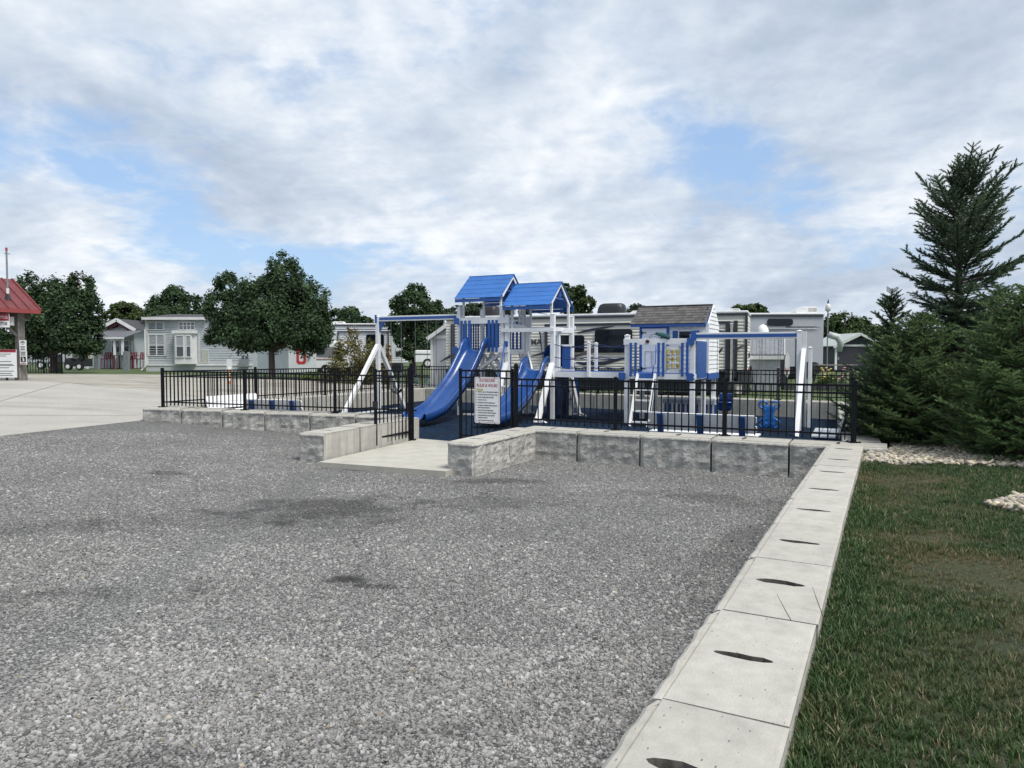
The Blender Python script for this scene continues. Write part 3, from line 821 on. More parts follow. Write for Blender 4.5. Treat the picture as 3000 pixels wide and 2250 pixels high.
def slide(u, path, hw, rim):
    """path: (v, z) running down and forward (v decreasing)"""
    # smooth the path
    pts = []
    n = len(path)
    for i in range(n-1):
        p0 = Vector(path[max(i-1,0)]); p1 = Vector(path[i]); p2 = Vector(path[i+1]); p3 = Vector(path[min(i+2,n-1)])
        for k in range(6):
            t = k/6; pts.append(.5*((2*p1)+(-p0+p2)*t+(2*p0-5*p1+4*p2-p3)*t*t+(-p0+3*p1-3*p2+p3)*t**3))
    pts.append(Vector(path[-1]))
    rows = []
    for i, p in enumerate(pts):
        d = (pts[min(i+1,len(pts)-1)]-pts[max(i-1,0)]).normalized(); nn = Vector((d.y, -d.x))
        if nn.y < 0: nn = -nn
        f = i/(len(pts)-1); h = rim(f)
        sec = [(-hw-.07,h-.24),(-hw-.085,h-.12),(-hw-.09,h-.04),(-hw-.075,h-.01),(-hw-.04,h),(-hw-.005,h-.02),(-hw+.02,h*.6),(-hw+.05,.06),(-hw+.12,.012),(-hw*.4,0),(0,-.004)]
        sec += [(-a, b) for a, b in sec[-2::-1]]
        rows.append([(u+a, p.x+nn.x*b, p.y+nn.y*b) for a, b in sec])
    o = part('slide', SLIDE, MB().sheet(rows), smooth=True)
    s = o.modifiers.new('thick', 'SOLIDIFY'); s.thickness = .022; s.offset = -1
    return o
su = pu(1395, -.12)
slide(su, [(.10, DA+.02), (-.22, DA+.0), (-.50, DA-.22), (-.95, DA-.66), (-1.40, DA-1.00), (-1.85, DA-1.28), (-2.40, DA-1.60), (-2.85, .24), (-3.25, .17), (-3.50, .16)], .31,
      lambda f: .40-.22*smooth(.02, .22, f) + .02*math.sin(f*9))
su2 = pu(1567, -.12)
slide(su2, [(.10, DB+.02), (-.20, DB+.0), (-.48, DB-.2), (-.9, DB-.52), (-1.4, DB-.82), (-1.9, .38), (-2.4, .22), (-2.8, .17), (-3.1, .16)], .29,
      lambda f: .40-.22*smooth(.02, .24, f))

# ---- bridge
H0, H1 = pu(1838, -.20), pu(2029, -.20)
BZ = DB-.02; bv0, bv1 = .0, .95
zf1, zf0 = pz(1720, 1089.5, bv0), pz(1720, 1106, bv0)
board(B1-.02, H0-.05, bv0-.02, zf0, zf1, .05); board(B1-.02, H0-.05, bv1+.02, zf0, zf1, .05)
n = 15
for k in range(n):
    u = B1+.06+(H0-B1-.12)*k/n; part('bridge_plank', BLUE, MB().box(u, u+(H0-B1-.12)/n-.012, bv0+.01, bv1-.01, zf1-.03, zf1+.008))
part('bridge_block', WHITE, MB().box(pu(1604, bv0-.09), pu(1622, bv0-.09), bv0-.12, bv0-.05, zf0-.01, zf1+.01), bevel=.006)
for (px, v, y0, y1) in ((1725, bv0-.06, 1005, 1105), (1746.5, bv1, 1007, 1090)):
    u, z1 = pl(px, y0, v); post(u, v, pz(px, y1, v), z1, .085)
for (px, v, y0, y1) in ((1636, bv1*.6, 963, 1092),): 
    u, z1 = pl(px, y0, v); post(u, v, zf1-.1, z1, .10, cap=False)
ub, zb = pl(1641, 970, .6); ub2, _ = pl(1676, 972, .75)
part('board', WHITE, MB().bar((ub-.04, .55, zb), (ub2, .78, zb), .05, .11))
# slatted blue corner panel
ux, uz1 = pl(1659, 1014, .75); uz0 = pz(1659, 1080, .75)
for k in range(5): slat(pu(1649.5+k*4.9, .75), .75, uz0, uz1, .048)
part('board', WHITE, MB().box(pu(1645, .75), pu(1673, .75), .72, .79, uz1-.01, uz1+.05)); part('board', WHITE, MB().box(pu(1645, .75), pu(1673, .75), .72, .79, uz0-.05, uz0+.01))
for v in (bv0-.02, bv1+.02):
    for zr_ in (.78, .42, .14):
        mb = MB(); um = pu(1725, bv0)
        for (a, b_) in ((B1+.05, um), (um, H0-.03)):
            mb.tube([(a+(b_-a)*i/8, v, zf1+zr_-.05*math.sin(math.pi*i/8)*(1+zr_)) for i in range(9)], .013, 6)
        part('rope', NAVY, mb, smooth=True)

# ---- playhouse on its deck
HV0, HV1 = 1.24, 2.88
HZ = pz(1930, 1094, -.2)                    # deck surface
zc = pz(1838, 984, -.2)
for u in (H0, H1):
    post(u, -.20, 0, zc, .125)
    for v in (HV0+.05, HV1-.05): post(u, v, 0, HZ-.05, .115, cap=False)
for k in range(9): part('deck_plank', BLUE, MB().box(H0-.06, H1+.06, -.24+k*.165, -.24+k*.165+.158, HZ-.03, HZ))
z1_, z0_ = pz(1900, 992.5, -.27), pz(1900, 1010, -.27)
board(H0-.08, H1+.05, -.275, z0_, z1_, .04)
fz1, fz0 = pz(1900, 1095, -.27), pz(1900, 1110.5, -.27)
board(H0+.05, pu(1866, -.275), -.275, fz0, fz1, .04); board(pu(1915, -.275), H1+.05, -.275, fz0, fz1, .04)
board(pu(1866, -.26), pu(1915, -.26), -.262, fz0, fz1+.01, .03, BLUE)
vboard(H0-.075, -.25, HV1, fz0, fz1); vboard(H1+.075, -.25, HV0, fz0, fz1); vboard(H0-.075, -.25, HV0, z0_, z1_); vboard(H1+.06, -.2, HV0, z0_, z1_)
for px in (1848, 1862, 1929.5, 1943, 1999, 2013.5): slat(pu(px, -.31), -.310, pz(px, 1102.5, -.31), pz(px, 1004, -.31), .068)
for k in range(9): slat(H1+.09, -.08+k*.15, fz0+.02, z1_-.06, .115, along='v')
bracket(H1-.02, -.315, (z0_+z1_)/2, .2, .20); bracket(H1-.02, -.315, (fz0+fz1)/2, .2, .20); bracket(H0-.10, -.315, (fz0+fz1)/2, .2, .20)
bracket(-.02, -.12, (zt0+zt1)/2, .18, .20); bracket(-.06, -.12, DA+.01, .2, .2)
# tic-tac-toe panel
tu0, tz1 = pl(1949, 1014, -.262); tu1, tz0 = pl(1994, 1091, -.262)
tp = part('game_panel', WHITE, MB().box(tu0, tu1, -.28, -.245, tz1-.07, tz1+.0).box(tu0, tu1, -.28, -.245, tz0-.01, tz0+.07).box(tu0, tu0+.04, -.28, -.245, tz0, tz1).box(tu1-.04, tu1, -.28, -.245, tz0, tz1))
for r_ in range(3):
    zz_ = tz1-.16-(tz1-tz0-.28)*r_/2.25
    part('game_rod', BLACKP, MB().tube([(tu0+.03, -.262, zz_), (tu1-.03, -.262, zz_)], .008, 6), tp)
    for c_ in range(3):
        uu = tu0+.075+(tu1-tu0-.15)*c_/2
        cy = part('game_cylinder', YELLOW, MB().tube([(uu, -.262, zz_-.075), (uu, -.262, zz_-.068), (uu, -.262, zz_+.068), (uu, -.262, zz_+.075)], [.034, .044, .044, .034], 12), tp, smooth=False)
        if (r_, c_) in ((0,1), (1,0), (2,0)):
            mb = MB(); rows = [[(uu+rr*math.cos(a*math.pi/8), -.3165+.06*abs(math.cos(a*math.pi/8))*rr, zz_+rr*1.1*math.sin(a*math.pi/8)) for a in range(17)] for rr in (.022, .034)]
            part('ring_mark', mat('ochre_mark', (.42,.27,.04)), mb.sheet(rows), cy)
        if (r_, c_) in ((2,2), (1,1)):
            mb = MB().bar((uu-.028, -.318, zz_-.03), (uu+.028, -.318, zz_+.03), .006, .014, (0,0,1)).bar((uu+.028, -.3185, zz_-.03), (uu-.028, -.3185, zz_+.03), .006, .014)
            part('cross_mark', mat('cross_mark', (.20,.03,.02)), mb, cy)
# ladder
def lp(px, py, v): a = pl(px, py, v); return Vector((a[0], v, a[1]))
lz1 = fz1-.01
for (p0, p1) in ((1869, 1849), (1920, 1902)):
    a = Vector((pu(p0, -.33), -.33, lz1)); b_ = Vector((pu(p1-3, -.98), -.98, -.02)); part('ladder_stile', WHITE, MB().bar(a, b_, .055, .12, (0,1,0)), bevel=.005)
uL, uR = pu(1868, -.36), pu(1919, -.36)
for k in range(5):
    f = .10+.205*k; v = -.33-.65*f; z = lz1*(1-f); uu0 = uL+(pu(1846, -.98)-uL)*f; uu1 = uR+(pu(1899, -.98)-uR)*f
    part('ladder_rung', WHITE, MB().box(uu0+.02, uu1-.02, v-.045, v+.045, z-.02, z+.02))
part('handrail', BLUE, MB().tube([lp(1922, 1012, -.33), lp(1920, 1065, -.34), lp(1914, 1075, -.40), lp(1911, 1098, -.46)], .016, 7), smooth=True)
part('handrail', TEAL, MB().tube([Vector((uR+.03, -.45, lz1-.12)), Vector((pu(1899, -.9)+.05, -.85, .38))], .016, 7), smooth=True)
# telescope and wheel on the rail
tu, tz = pl(1944, 989, -.25)
tel = part('telescope', TEAL, MB().tube([lp(1921, 976.5, -.25), lp(1930, 978.5, -.25), lp(1931, 979, -.25), lp(1941, 981.5, -.25), lp(1942, 982, -.25), lp(1957, 988, -.25), lp(1961, 986.5, -.25)], [.040, .046, .058, .066, .075, .078, .084], 12), smooth=True)
part('telescope_mount', TEAL, MB().tube([lp(1940, 987, -.25), lp(1937, 993, -.25)], [.03, .045], 8), tel)
wu, wz = pl(1897, 1000.5, -.30)
part('ship_wheel_hub', mat('maroon_plastic', (.06,.015,.03)), MB().prism([(.055*math.cos(a*math.pi/3+.5), .050*math.sin(a*math.pi/3+.5)) for a in range(6)], .03, (wu, -.30, wz)))

# house shell: each clapboard its own board
ea, ez = pl(1846, 951, HV0-.14); eb, _ = pl(2066, 950, HV0-.14); _, rz_ = pl(1980, 896.5, (HV0+HV1)/2)
hu0, hu1 = H0+.10, H1+.12
vc = (HV0+HV1)/2
def clap(u0, u1, v, z0, z1, n, face, holes=()):
    for k in range(n):
        za = z0+(z1-z0)*k/n; zb_ = z0+(z1-z0)*(k+1)/n
        segs = [(u0, u1)]
        for (a, b_, c_, d_) in holes:
            if zb_ > c_+.005 and za < d_-.005:
                ns = []
                for (p, q) in segs:
                    if a > p and a < q: ns.append((p, a))
                    if b_ < q and b_ > p: ns.append((b_, q))
                    if b_ <= p or a >= q: ns.append((p, q))
                segs = ns
        for (p, q) in segs:
            if q-p < .02: continue
            if face == 'front': V = [(p,v-.022,za),(q,v-.022,za),(q,v-.006,zb_),(p,v-.006,zb_),(p,v+.02,za),(q,v+.02,za),(q,v+.02,zb_),(p,v+.02,zb_)]
            else: V = [(v+.022,p,za),(v+.022,q,za),(v+.006,q,zb_),(v+.006,p,zb_),(v-.02,p,za),(v-.02,q,za),(v-.02,q,zb_),(v-.02,p,zb_)]
            part('clapboard', WHITE, MB().add(V, [(0,1,2,3),(7,6,5,4),(0,4,5,1),(1,5,6,2),(2,6,7,3),(3,7,4,0)]), HS)
HS = part('playhouse', WHITE, MB().box(hu0+.03, hu1-.03, HV0+.03, HV1-.03, HZ, ez))
du0, dz1 = pl(1874, 957, HV0-.02); du1, dz0 = pl(1959.5, 1091, HV0-.02); dz0 = HZ+.005
wu0, wz1 = pl(1990, 971, HV0-.02); wu1, wz0 = pl(2027, 996, HV0-.02)
clap(hu0, hu1, HV0, HZ, ez, 11, 'front', [(du0, du1, dz0, dz1), (wu0-.02, wu1+.02, wz0-.01, wz1+.01)])
clap(HV0, HV1, hu1, HZ-.02, ez, 11, 'side')
ng = 5
for k in range(ng):
    za = ez+(rz_-ez)*k/ng; zb_ = ez+(rz_-ez)*(k+1)/ng; f = 1-(za-ez)/(rz_-ez); g = 1-(zb_-ez)/(rz_-ez); hw = (HV1-HV0)/2
    for u, sg in ((hu1, 1), (hu0, -1)):
        V = [(u+sg*.022, vc-hw*f, za), (u+sg*.022, vc+hw*f, za), (u+sg*.006, vc+hw*max(g,.01), zb_), (u+sg*.006, vc-hw*max(g,.01), zb_), (u-sg*.02, vc-hw*f, za), (u-sg*.02, vc+hw*f, za), (u-sg*.02, vc+hw*max(g,.01), zb_), (u-sg*.02, vc-hw*max(g,.01), zb_)]
        part('clapboard', WHITE, MB().add(V, [(0,1,2,3),(7,6,5,4),(0,4,5,1),(1,5,6,2),(2,6,7,3),(3,7,4,0)]), HS)
part('corner_trim', WHITE, MB().box(hu1-.06, hu1+.026, HV0-.028, HV0+.06, HZ, ez), HS); part('corner_trim', WHITE, MB().box(hu0-.026, hu0+.06, HV0-.028, HV0+.06, HZ, ez), HS)
part('skirt_board', BLUE, MB().box(hu1-.02, hu1+.03, HV0, HV1, HZ-.20, HZ-.02), HS)
# door
dr = part('door', WHITE, MB().box(du0+.075, du1-.075, HV0-.035, HV0+.01, dz0, dz1-.06), HS, bevel=.004)
for (x0, x1, za, zb_) in ((du0, du0+.075, dz0, dz1), (du1-.075, du1, dz0, dz1), (du0+.075, du1-.075, dz1-.06, dz1)):
    part('door_frame', BLUE, MB().box(x0, x1, HV0-.045, HV0+.01, za, zb_), dr)
dm = mat('door_moulding', (.42,.43,.44), .5); uc = (du0+du1)/2
def ringbox(x0, x1, za, zb_, w, y, m, nm, par):
    part(nm, m, MB().box(x0, x1, y, y+.012, za, za+w).box(x0, x1, y, y+.012, zb_-w, zb_).box(x0, x0+w, y, y+.012, za+w, zb_-w).box(x1-w, x1, y, y+.012, za+w, zb_-w), par)
ringbox(uc-.03, uc+.24, dz0+.12, dz0+.60, .018, HV0-.044, dm, 'door_panel', dr); ringbox(uc-.26, uc-.06, dz0+.12, dz0+.60, .018, HV0-.0445, dm, 'door_panel', dr)
mb = MB(); mb.tube([(uc+.16*math.cos(math.pi*k/12), HV0-.038, dz1-.42+.20*math.sin(math.pi*k/12)) for k in range(13)], .012, 5); mb.tube([(uc+.11*math.cos(math.pi*k/12), HV0-.038, dz1-.42+.14*math.sin(math.pi*k/12)) for k in range(13)], .008, 5)
part('door_arch', dm, mb, dr)
for z in (dz0+.10, dz1-.18): part('hinge', BLACKM, MB().box(du0+.05, du0+.20, HV0-.052, HV0-.034, z-.012, z+.012).box(du0+.05, du0+.09, HV0-.053, HV0-.034, z-.05, z+.05), dr)
# window with shutters
wn = part('window', GLASS, MB().box(wu0, wu1, HV0-.01, HV0+.0, wz0, wz1), HS)
ringbox(wu0-.03, wu1+.03, wz0-.03, wz1+.03, .03, HV0-.038, WHITE, 'window_frame', wn)
shm = mat('blue_shutter', (.02,.11,.30), .5)
for px0, px1 in ((1970, 1985.5), (2031, 2047)):
    a = pu(px0, HV0-.03); b_ = pu(px1, HV0-.03); s_ = part('shutter', shm, MB().box(a, b_, HV0-.038, HV0-.02, wz0-.02, wz1+.02), HS)
    mb = MB()
    for k in range(7): mb.box(a+.02, b_-.02, HV0-.05, HV0-.037, wz0+.01+k*.035, wz0+.027+k*.035)
    part('louvre', shm, mb, s_)
# shingled roof
SHG = mat('grey_shingle', (.115,.108,.105), .9, .2, 14, bump=.5, bscale=160, rnd=.45)
rf = part('shingle_roof', SHG, MB().bar((ea, vc, rz_+.012), (eb+.03, vc, rz_+.012), .14, .025), HS)
dvr = vc-(HV0-.16); sl_ = Vector((0, -dvr, ez-rz_)); Ls = sl_.length; sl_.normalize(); nn = Vector((0, -(rz_-ez), dvr)).normalized()
part('roof_deck', BLUE, MB().add([(ea+.01, vc, rz_-.03), (eb, vc, rz_-.03), (eb, HV0-.15, ez-.03), (ea+.01, HV0-.15, ez-.03), (ea+.01, vc, rz_-.005), (eb, vc, rz_-.005), (eb, HV0-.15, ez-.005), (ea+.01, HV0-.15, ez-.005)], [(0,1,2,3),(7,6,5,4),(0,4,5,1),(1,5,6,2),(2,6,7,3),(3,7,4,0)]), rf)
nrow, ncol = 7, 15; sw = (eb+.03-ea)/ncol; sh_ = Ls/nrow
shm_ = MB().add([(0,0,.004),(sw*.96,0,.004),(sw*.96,-sh_*1.05,.010),(0,-sh_*1.05,.010),(0,0,.010),(sw*.96,0,.010),(sw*.96,-sh_*1.05,.020),(0,-sh_*1.05,.020)], [(0,1,2,3),(7,6,5,4),(0,4,5,1),(1,5,6,2),(2,6,7,3),(3,7,4,0)]).mesh('shingle')
pitch_ = math.atan2(rz_-ez, dvr)
for r_ in range(nrow):
    for c_ in range(ncol):
        p = Vector((ea+(c_+(r_ % 2)*.0)*sw+.004, vc, rz_)) + sl_*(r_*sh_)
        if r_ % 2 and c_ < ncol-1: p.x += sw*.45
        o = link('shingle', shm_, SHG, rf, p); o.rotation_euler = (pitch_, 0, 0)
        if r_ % 2 and c_ == 0:
            o2 = link('shingle', shm_, SHG, rf, Vector((ea, vc, rz_)) + sl_*(r_*sh_)+nn*.001); o2.rotation_euler = (pitch_, 0, 0); o2.scale = (.45, 1, 1)
part('rear_roof', SHG, MB().add([(ea, vc, rz_), (eb+.03, vc, rz_), (eb+.03, vc+dvr, ez), (ea, vc+dvr, ez), (ea, vc, rz_+.02), (eb+.03, vc, rz_+.02), (eb+.03, vc+dvr, ez+.02), (ea, vc+dvr, ez+.02)], [(0,1,2,3),(7,6,5,4),(0,4,5,1),(1,5,6,2),(2,6,7,3),(3,7,4,0)]), rf)
part('fascia', BLUE, MB().box(ea+.02, eb, HV0-.165, HV0-.14, ez-.075, ez-.012), rf)
for s in (-1, 1): part('barge_board', BLUE, MB().bar((eb, vc, rz_-.05), (eb, vc+s*dvr, ez-.05), .03, .11), rf)
# slatted panel under the house
zt_ = pz(1990, 1163, HV1-.1)
part('table_board', WHITE, MB().box(H0+.3, H1+.1, HV1-.35, HV1-.05, zt_-.05, zt_)); board(H0+.3, H1+.1, HV1-.36, zt_-.18, zt_-.06, .03, mat('pale_blue_grey', (.35,.40,.5), .5))
for k in range(12): slat(H0+.38+k*.135, HV1-.32, .06, zt_-.19, .075, m=BLUE if k % 2 == 0 else WHITE)

# ---- left swing frame
SU = pu(1108, .05); bz = pz(1220, 931.5, .05)
def swing_beam(u0, u1, v, z, h=.165):
    o = part('swing_beam', WHITE, MB().box(u0, u1, v-.05, v+.05, z-h/2, z+h/2), bevel=.006)
    for s in (-1, 1): part('beam_stripe', BLUE, MB().box(u0+.06, u1-.05, v+s*.05-(.006 if s < 0 else -.001), v+s*.05+(.006 if s > 0 else -.001), z-h*.25, z+h*.25), o)
swing_beam(SU+.03, -.06, .05, bz)
lowz = bz-.95
post(SU, .05, 0, bz+.06, .12)
part('beam_plate', BLUE, MB().box(SU-.075, SU+.0, -.025, -.011, bz-.13, bz+.13))
part('beam_gusset', BLUE, MB().prism([(.06,-.08),(.40,-.08),(.30,-.12),(.18,-.24),(.10,-.40),(.06,-.42)], .03, (SU, .06, bz)))
for s, sv in ((-1, -1.75), (1, 1.60)): part('swing_leg', WHITE, MB().bar((SU-.0, .05+s*.03, lowz+.10), (SU-.02, sv, -.03), .115, .115, (0,1,.3)), bevel=.006)
part('ground_bar', WHITE, MB().bar((SU-.02, -1.3, .02), (SU-.02, 1.2, .02), .05, .05))
# ---- right swing frame
RU = pu(2340, -.20, 1150); rz2 = pz(2200, 983, -.25)
swing_beam(H1+.04, RU+.02, -.20, rz2, .17)
part('beam_plate', BLUE, MB().box(H1-.04, H1+.10, -.29, -.262, rz2-.10, rz2+.14))
post(RU, -.20, 0, rz2+.085, .125)
part('post_pair', WHITE, MB().box(RU+.075, RU+.16, -.24, -.14, rz2-.34, rz2+.085))
for s, sv in ((-1, -1.55), (1, .85)): part('swing_leg', WHITE, MB().bar((RU+.10, -.20+s*.05, rz2-.36), (RU+.06, sv, -.03), .10, .115, (0,1,.3)), bevel=.006)
post(RU+.2, .62, 0, pz(2353, 1020, .62), .09)

# ================================================================== SWINGS (hang from the beams)
def chain(mb, a, b_, r=.011):
    a = Vector(a); b_ = Vector(b_); n = max(6, int((b_-a).length/.055)); d = (b_-a)/n
    for k in range(n):
        p = a+d*k; q = a+d*(k+1.15)
        ax = Vector((.016, 0, 0)) if k % 2 else Vector((0, .016, 0))
        mb.bar(p+ax*.5, q+ax*.5, .006, .006).bar(p-ax*.5, q-ax*.5, .006, .006)
def hang(name, label, cat, u, v, z): 
    p = PO + E1*u + E2*v + Vector((0,0,z)); return thing(name, label, cat, p, -PA)
def belt_swing(label, u0, u1, m, ztop, zs):
    uc = (u0+u1)/2; t = hang('belt_swing', label, 'swing', uc, .05, 0); w = (u1-u0)/2
    for s in (-1, 1):
        mb = MB(); chain(mb, (s*w, 0, zs+.62), (s*w, 0, ztop)); mb.build('chain', STEEL, t)
        MB().tube([(s*w, 0, zs+.12), (s*w, 0, zs+.66)], .020, 8).build('chain_sleeve', mat('grey_sleeve', (.36,.37,.39), .6), t)
        MB().box(s*w-.02, s*w+.02, -.03, .03, ztop-.01, ztop+.03).build('hanger', STEEL, t)
    rows = [[(w*c, y, zs+.14*(c*c)) for c in [x/6 for x in range(-6, 7)]] for y in (-.075, .075)]
    o = MB().sheet(rows).build('seat', m, t, smooth=True); s_ = o.modifiers.new('thick', 'SOLIDIFY'); s_.thickness = .014
    return t
zb_l = bz-.085
belt_swing('black belt swing nearest the white A frame leg on the left', pu(1146, .05), pu(1176, .05), BLACKP, zb_l, .62)
belt_swing('black belt swing behind the tall blue slide', pu(1278, .05), pu(1326, .05), BLACKP, zb_l, .62)
t = hang('trapeze_swing', 'trapeze bar with two blue rings hanging from the left swing beam', 'swing', pu(1234.5, .05), .05, 0)
tw_ = (pu(1252, .05)-pu(1217, .05))/2; tzb = pz(1234, 1100, .05)
for s in (-1, 1):
    mb = MB(); chain(mb, (s*tw_, 0, tzb+.02), (s*tw_, 0, zb_l)); mb.build('chain', STEEL, t)
    MB().tube([(s*tw_+.075*math.sin(a)*(1 if a < 0 else 1), 0, tzb-.19-.10*math.cos(a)) for a in [2*math.pi*k/14 for k in range(15)]], .013, 6).build('ring', mat('ring_blue', (.05,.12,.3), .4), t, smooth=True)
    MB().bar((s*tw_, 0, tzb), (s*tw_, 0, tzb-.1), .012, .012).build('ring_strap', BLACKP, t)
MB().tube([(-tw_-.05, 0, tzb), (tw_+.05, 0, tzb)], .018, 8).build('bar', BLACKP, t)
# bucket swing
t = hang('bucket_swing', 'blue toddler bucket swing hanging from the right swing beam', 'swing', pu(2124, -.2, 1150), -.20, 0)
kz0, kz1 = pz(2124, 1203, -.2), pz(2124, 1152, -.2); kw = .205
rows = []
for i, (f, hw_, hd) in enumerate([(0,.12,.09),(.05,.155,.125),(.2,.175,.15),(.44,.19,.165),(.47,.215,.19),(.50,.215,.19),(.53,.185,.165)]):
    z = kz0+(kz1-kz0)*f; rows.append([(hw_*math.copysign(abs(math.cos(a))**.6, math.cos(a)), hd*math.copysign(abs(math.sin(a))**.6, math.sin(a)), z) for a in [2*math.pi*k/20 for k in range(21)]])
MB().sheet(rows).build('seat', SLIDE, t, smooth=True)
rows = [[(.17*math.copysign(abs(math.cos(a))**.5, math.cos(a))*(1-.12*f*f), .11+.05*math.sin(a), kz0+(kz1-kz0)*(.5+.5*f)) for a in [math.pi*k/12 for k in range(13)]] for f in (0,.3,.6,.85,1)]
o = MB().sheet(rows).build('backrest', SLIDE, t, smooth=True); s_ = o.modifiers.new('thick', 'SOLIDIFY'); s_.thickness = .02
for s in (-1, 1):
    mb = MB(); chain(mb, (s*kw, 0, kz0+(kz1-kz0)*.5), (s*.2, 0, rz2-.085)); mb.build('chain', STEEL, t)
# two seat glider with cut-outs
t = hang('swing_glider', 'blue back to back glider swing with looped handles on the right', 'swing', pu(2254, -.2, 1150), -.20, 0)
gz0, gz1 = pz(2254, 1254, -.2), pz(2254, 1176, -.2); gh = gz1-gz0
def gl(s, pts, r): MB().tube([(s*x, y, gz0+z*gh) for x, y, z in pts], r, 8).build('handle', mat('glider_blue', (.02,.16,.50), .35), t, smooth=True)
for s in (-1, 1):
    gl(s, [(.06,0,.62),(.10,0,.72),(.20,0,.76),(.25,0,.86),(.22,0,.97),(.12,0,1.0),(.03,0,.94),(.06,0,.84),(.14,0,.82)], .026)
    gl(s, [(.05,0,.34),(.14,0,.36),(.24,0,.25),(.25,0,.10),(.16,0,.02),(.05,0,.03),(.04,0,.16),(.13,0,.2)], .030)
rows = [[(hw_*c, .05*(1-c*c)*sg+.0, gz0+z*gh) for c in [x/5 for x in range(-5, 6)]] for sg in (1,) for (z, hw_) in ((.0,.10),(.12,.17),(.28,.15),(.45,.11),(.60,.13),(.74,.17),(.86,.10))]
o = MB().sheet(rows).build('seat', mat('glider_blue', (.02,.16,.50), .35), t, smooth=True); s_ = o.modifiers.new('thick', 'SOLIDIFY'); s_.thickness = .05
for s in (-1, 1):
    mb = MB(); chain(mb, (s*.22, 0, gz0+gh*.9), (s*.26, 0, rz2-.085)); chain(mb, (s*.20, .02, gz0+gh*.2), (s*.19, .02, rz2-.085)); mb.build('chain', STEEL, t)

# ================================================================== BENCHES
def bench(label, loc, rz, L=1.5, group=None):
    t = thing('bench', label, 'bench', loc, rz)
    h = L/2
    for k in range(3): MB().box(-h, h, -.02+k*.145, .115+k*.145, .36, .395).build('seat_board', WHITE, t, bevel=.008)
    for k in range(2):
        z = .43+k*.168; y = .44+.25*(z-.40)
        MB().prism([(-h+.04,0),(h-.04,0),(h,.04),(h,.125),(h-.04,.165),(-h+.04,.165),(-h,.125),(-h,.04)], .032, (0, y, z), (1,0,0), (0,.24,.97)).build('back_board', WHITE, t)
    for x in (-h+.25, 0, h-.25):
        MB().box(x-.055, x+.055, .05, .14, 0, .36).build('leg', mat('bench_blue', (.014,.06,.20), .45), t); 
        MB().bar((x, .40, 0), (x, .545, .74), .11, .05, (0,1,0)).build('leg', mat('bench_blue', (.014,.06,.20), .45), t)
        MB().box(x-.05, x+.05, .0, .42, .30, .36).build('seat_support', mat('bench_blue', (.014,.06,.20), .45), t)
    return t
def place_bench(label, x, y, deg, L): return bench(label, (x, y, .075), R(deg), L)
place_bench('white bench with blue legs at the far left, facing the slides from the left fence', -7.18, 19.1, 64, 1.75)
place_bench('white bench seen from behind at the front wall left of the gate', -5.72, 17.75, 166, 1.6)
place_bench('white bench seen from behind at the front wall below the playhouse', 3.72, 13.55, 152, 2.0)
place_bench('white bench seen from its end at the right wall beside the spruces', 5.75, 13.45, 244, 1.5)
# ================================================================== BACKGROUND: buildings, trailers, small things
def fr(Y):
    """vertical plane Y: photo pixel -> (x, z)"""
    return lambda px, py: (lambda p: (p.x, p.z))(ony(px, 1039 if py == 1 else py, Y))
def bp(root, name, m, mb, parent=None, **k): return mb.build(name, m, parent or root, **k)
def pbox(q, px0, px1, py0, py1, y0, y1):
    x0, z1 = q(px0, py0); x1, z0 = q(px1, py1); return MB().box(x0, x1, y0, y1, z0, z1)
def pwin(root, q, px0, px1, py0, py1, Y, fm=WOFF, gm=GLASSG, split=(), cross=(), fw=.07, parent=None, curtain=None, dep=.05):
    x0, z1 = q(px0, py0); x1, z0 = q(px1, py1)
    w = bp(root, 'window', gm, MB().box(x0, x1, Y-.02, Y+.03, z0, z1), parent)
    mb = MB().box(x0-fw, x1+fw, Y-dep, Y+.01, z1, z1+fw).box(x0-fw, x1+fw, Y-dep, Y+.01, z0-fw, z0).box(x0-fw, x0, Y-dep, Y+.01, z0, z1).box(x1, x1+fw, Y-dep, Y+.01, z0, z1)
    bp(root, 'window_frame', fm, mb, w)
    for f in split: bp(root, 'mullion', fm, MB().box(x0+(x1-x0)*f-fw*.5, x0+(x1-x0)*f+fw*.5, Y-dep+.008, Y-.018, z0, z1), w)
    for f in cross: bp(root, 'transom', fm, MB().box(x0, x1, Y-dep+.012, Y-.019, z0+(z1-z0)*f-fw*.4, z0+(z1-z0)*f+fw*.4), w)
    if curtain: bp(root, 'curtain', CURTAIN, MB().box(x0+.01, x1-.01, Y-.024, Y-.021, z0+(z1-z0)*curtain, z1-.01), w)
    return w
def lap_rows(x0, x1, z0, z1, Y, n, prof=.025):
    rows = []
    for k in range(n):
        za = z0+(z1-z0)*k/n; zb = z0+(z1-z0)*(k+1)/n
        rows += [[(x0, Y-prof, za), (x1, Y-prof, za)], [(x0, Y, zb-.002), (x1, Y, zb-.002)]]
    return MB().sheet(rows)
GS = mat('grey_blue_siding', (.40,.435,.455), .6, .05, 2, dirt=.06)
SKIRT = mat('pale_skirting', (.44,.47,.48), .6, .05, 2)
DKSH = mat('dark_roof_shingle', (.055,.055,.060), .9, .2, 6)

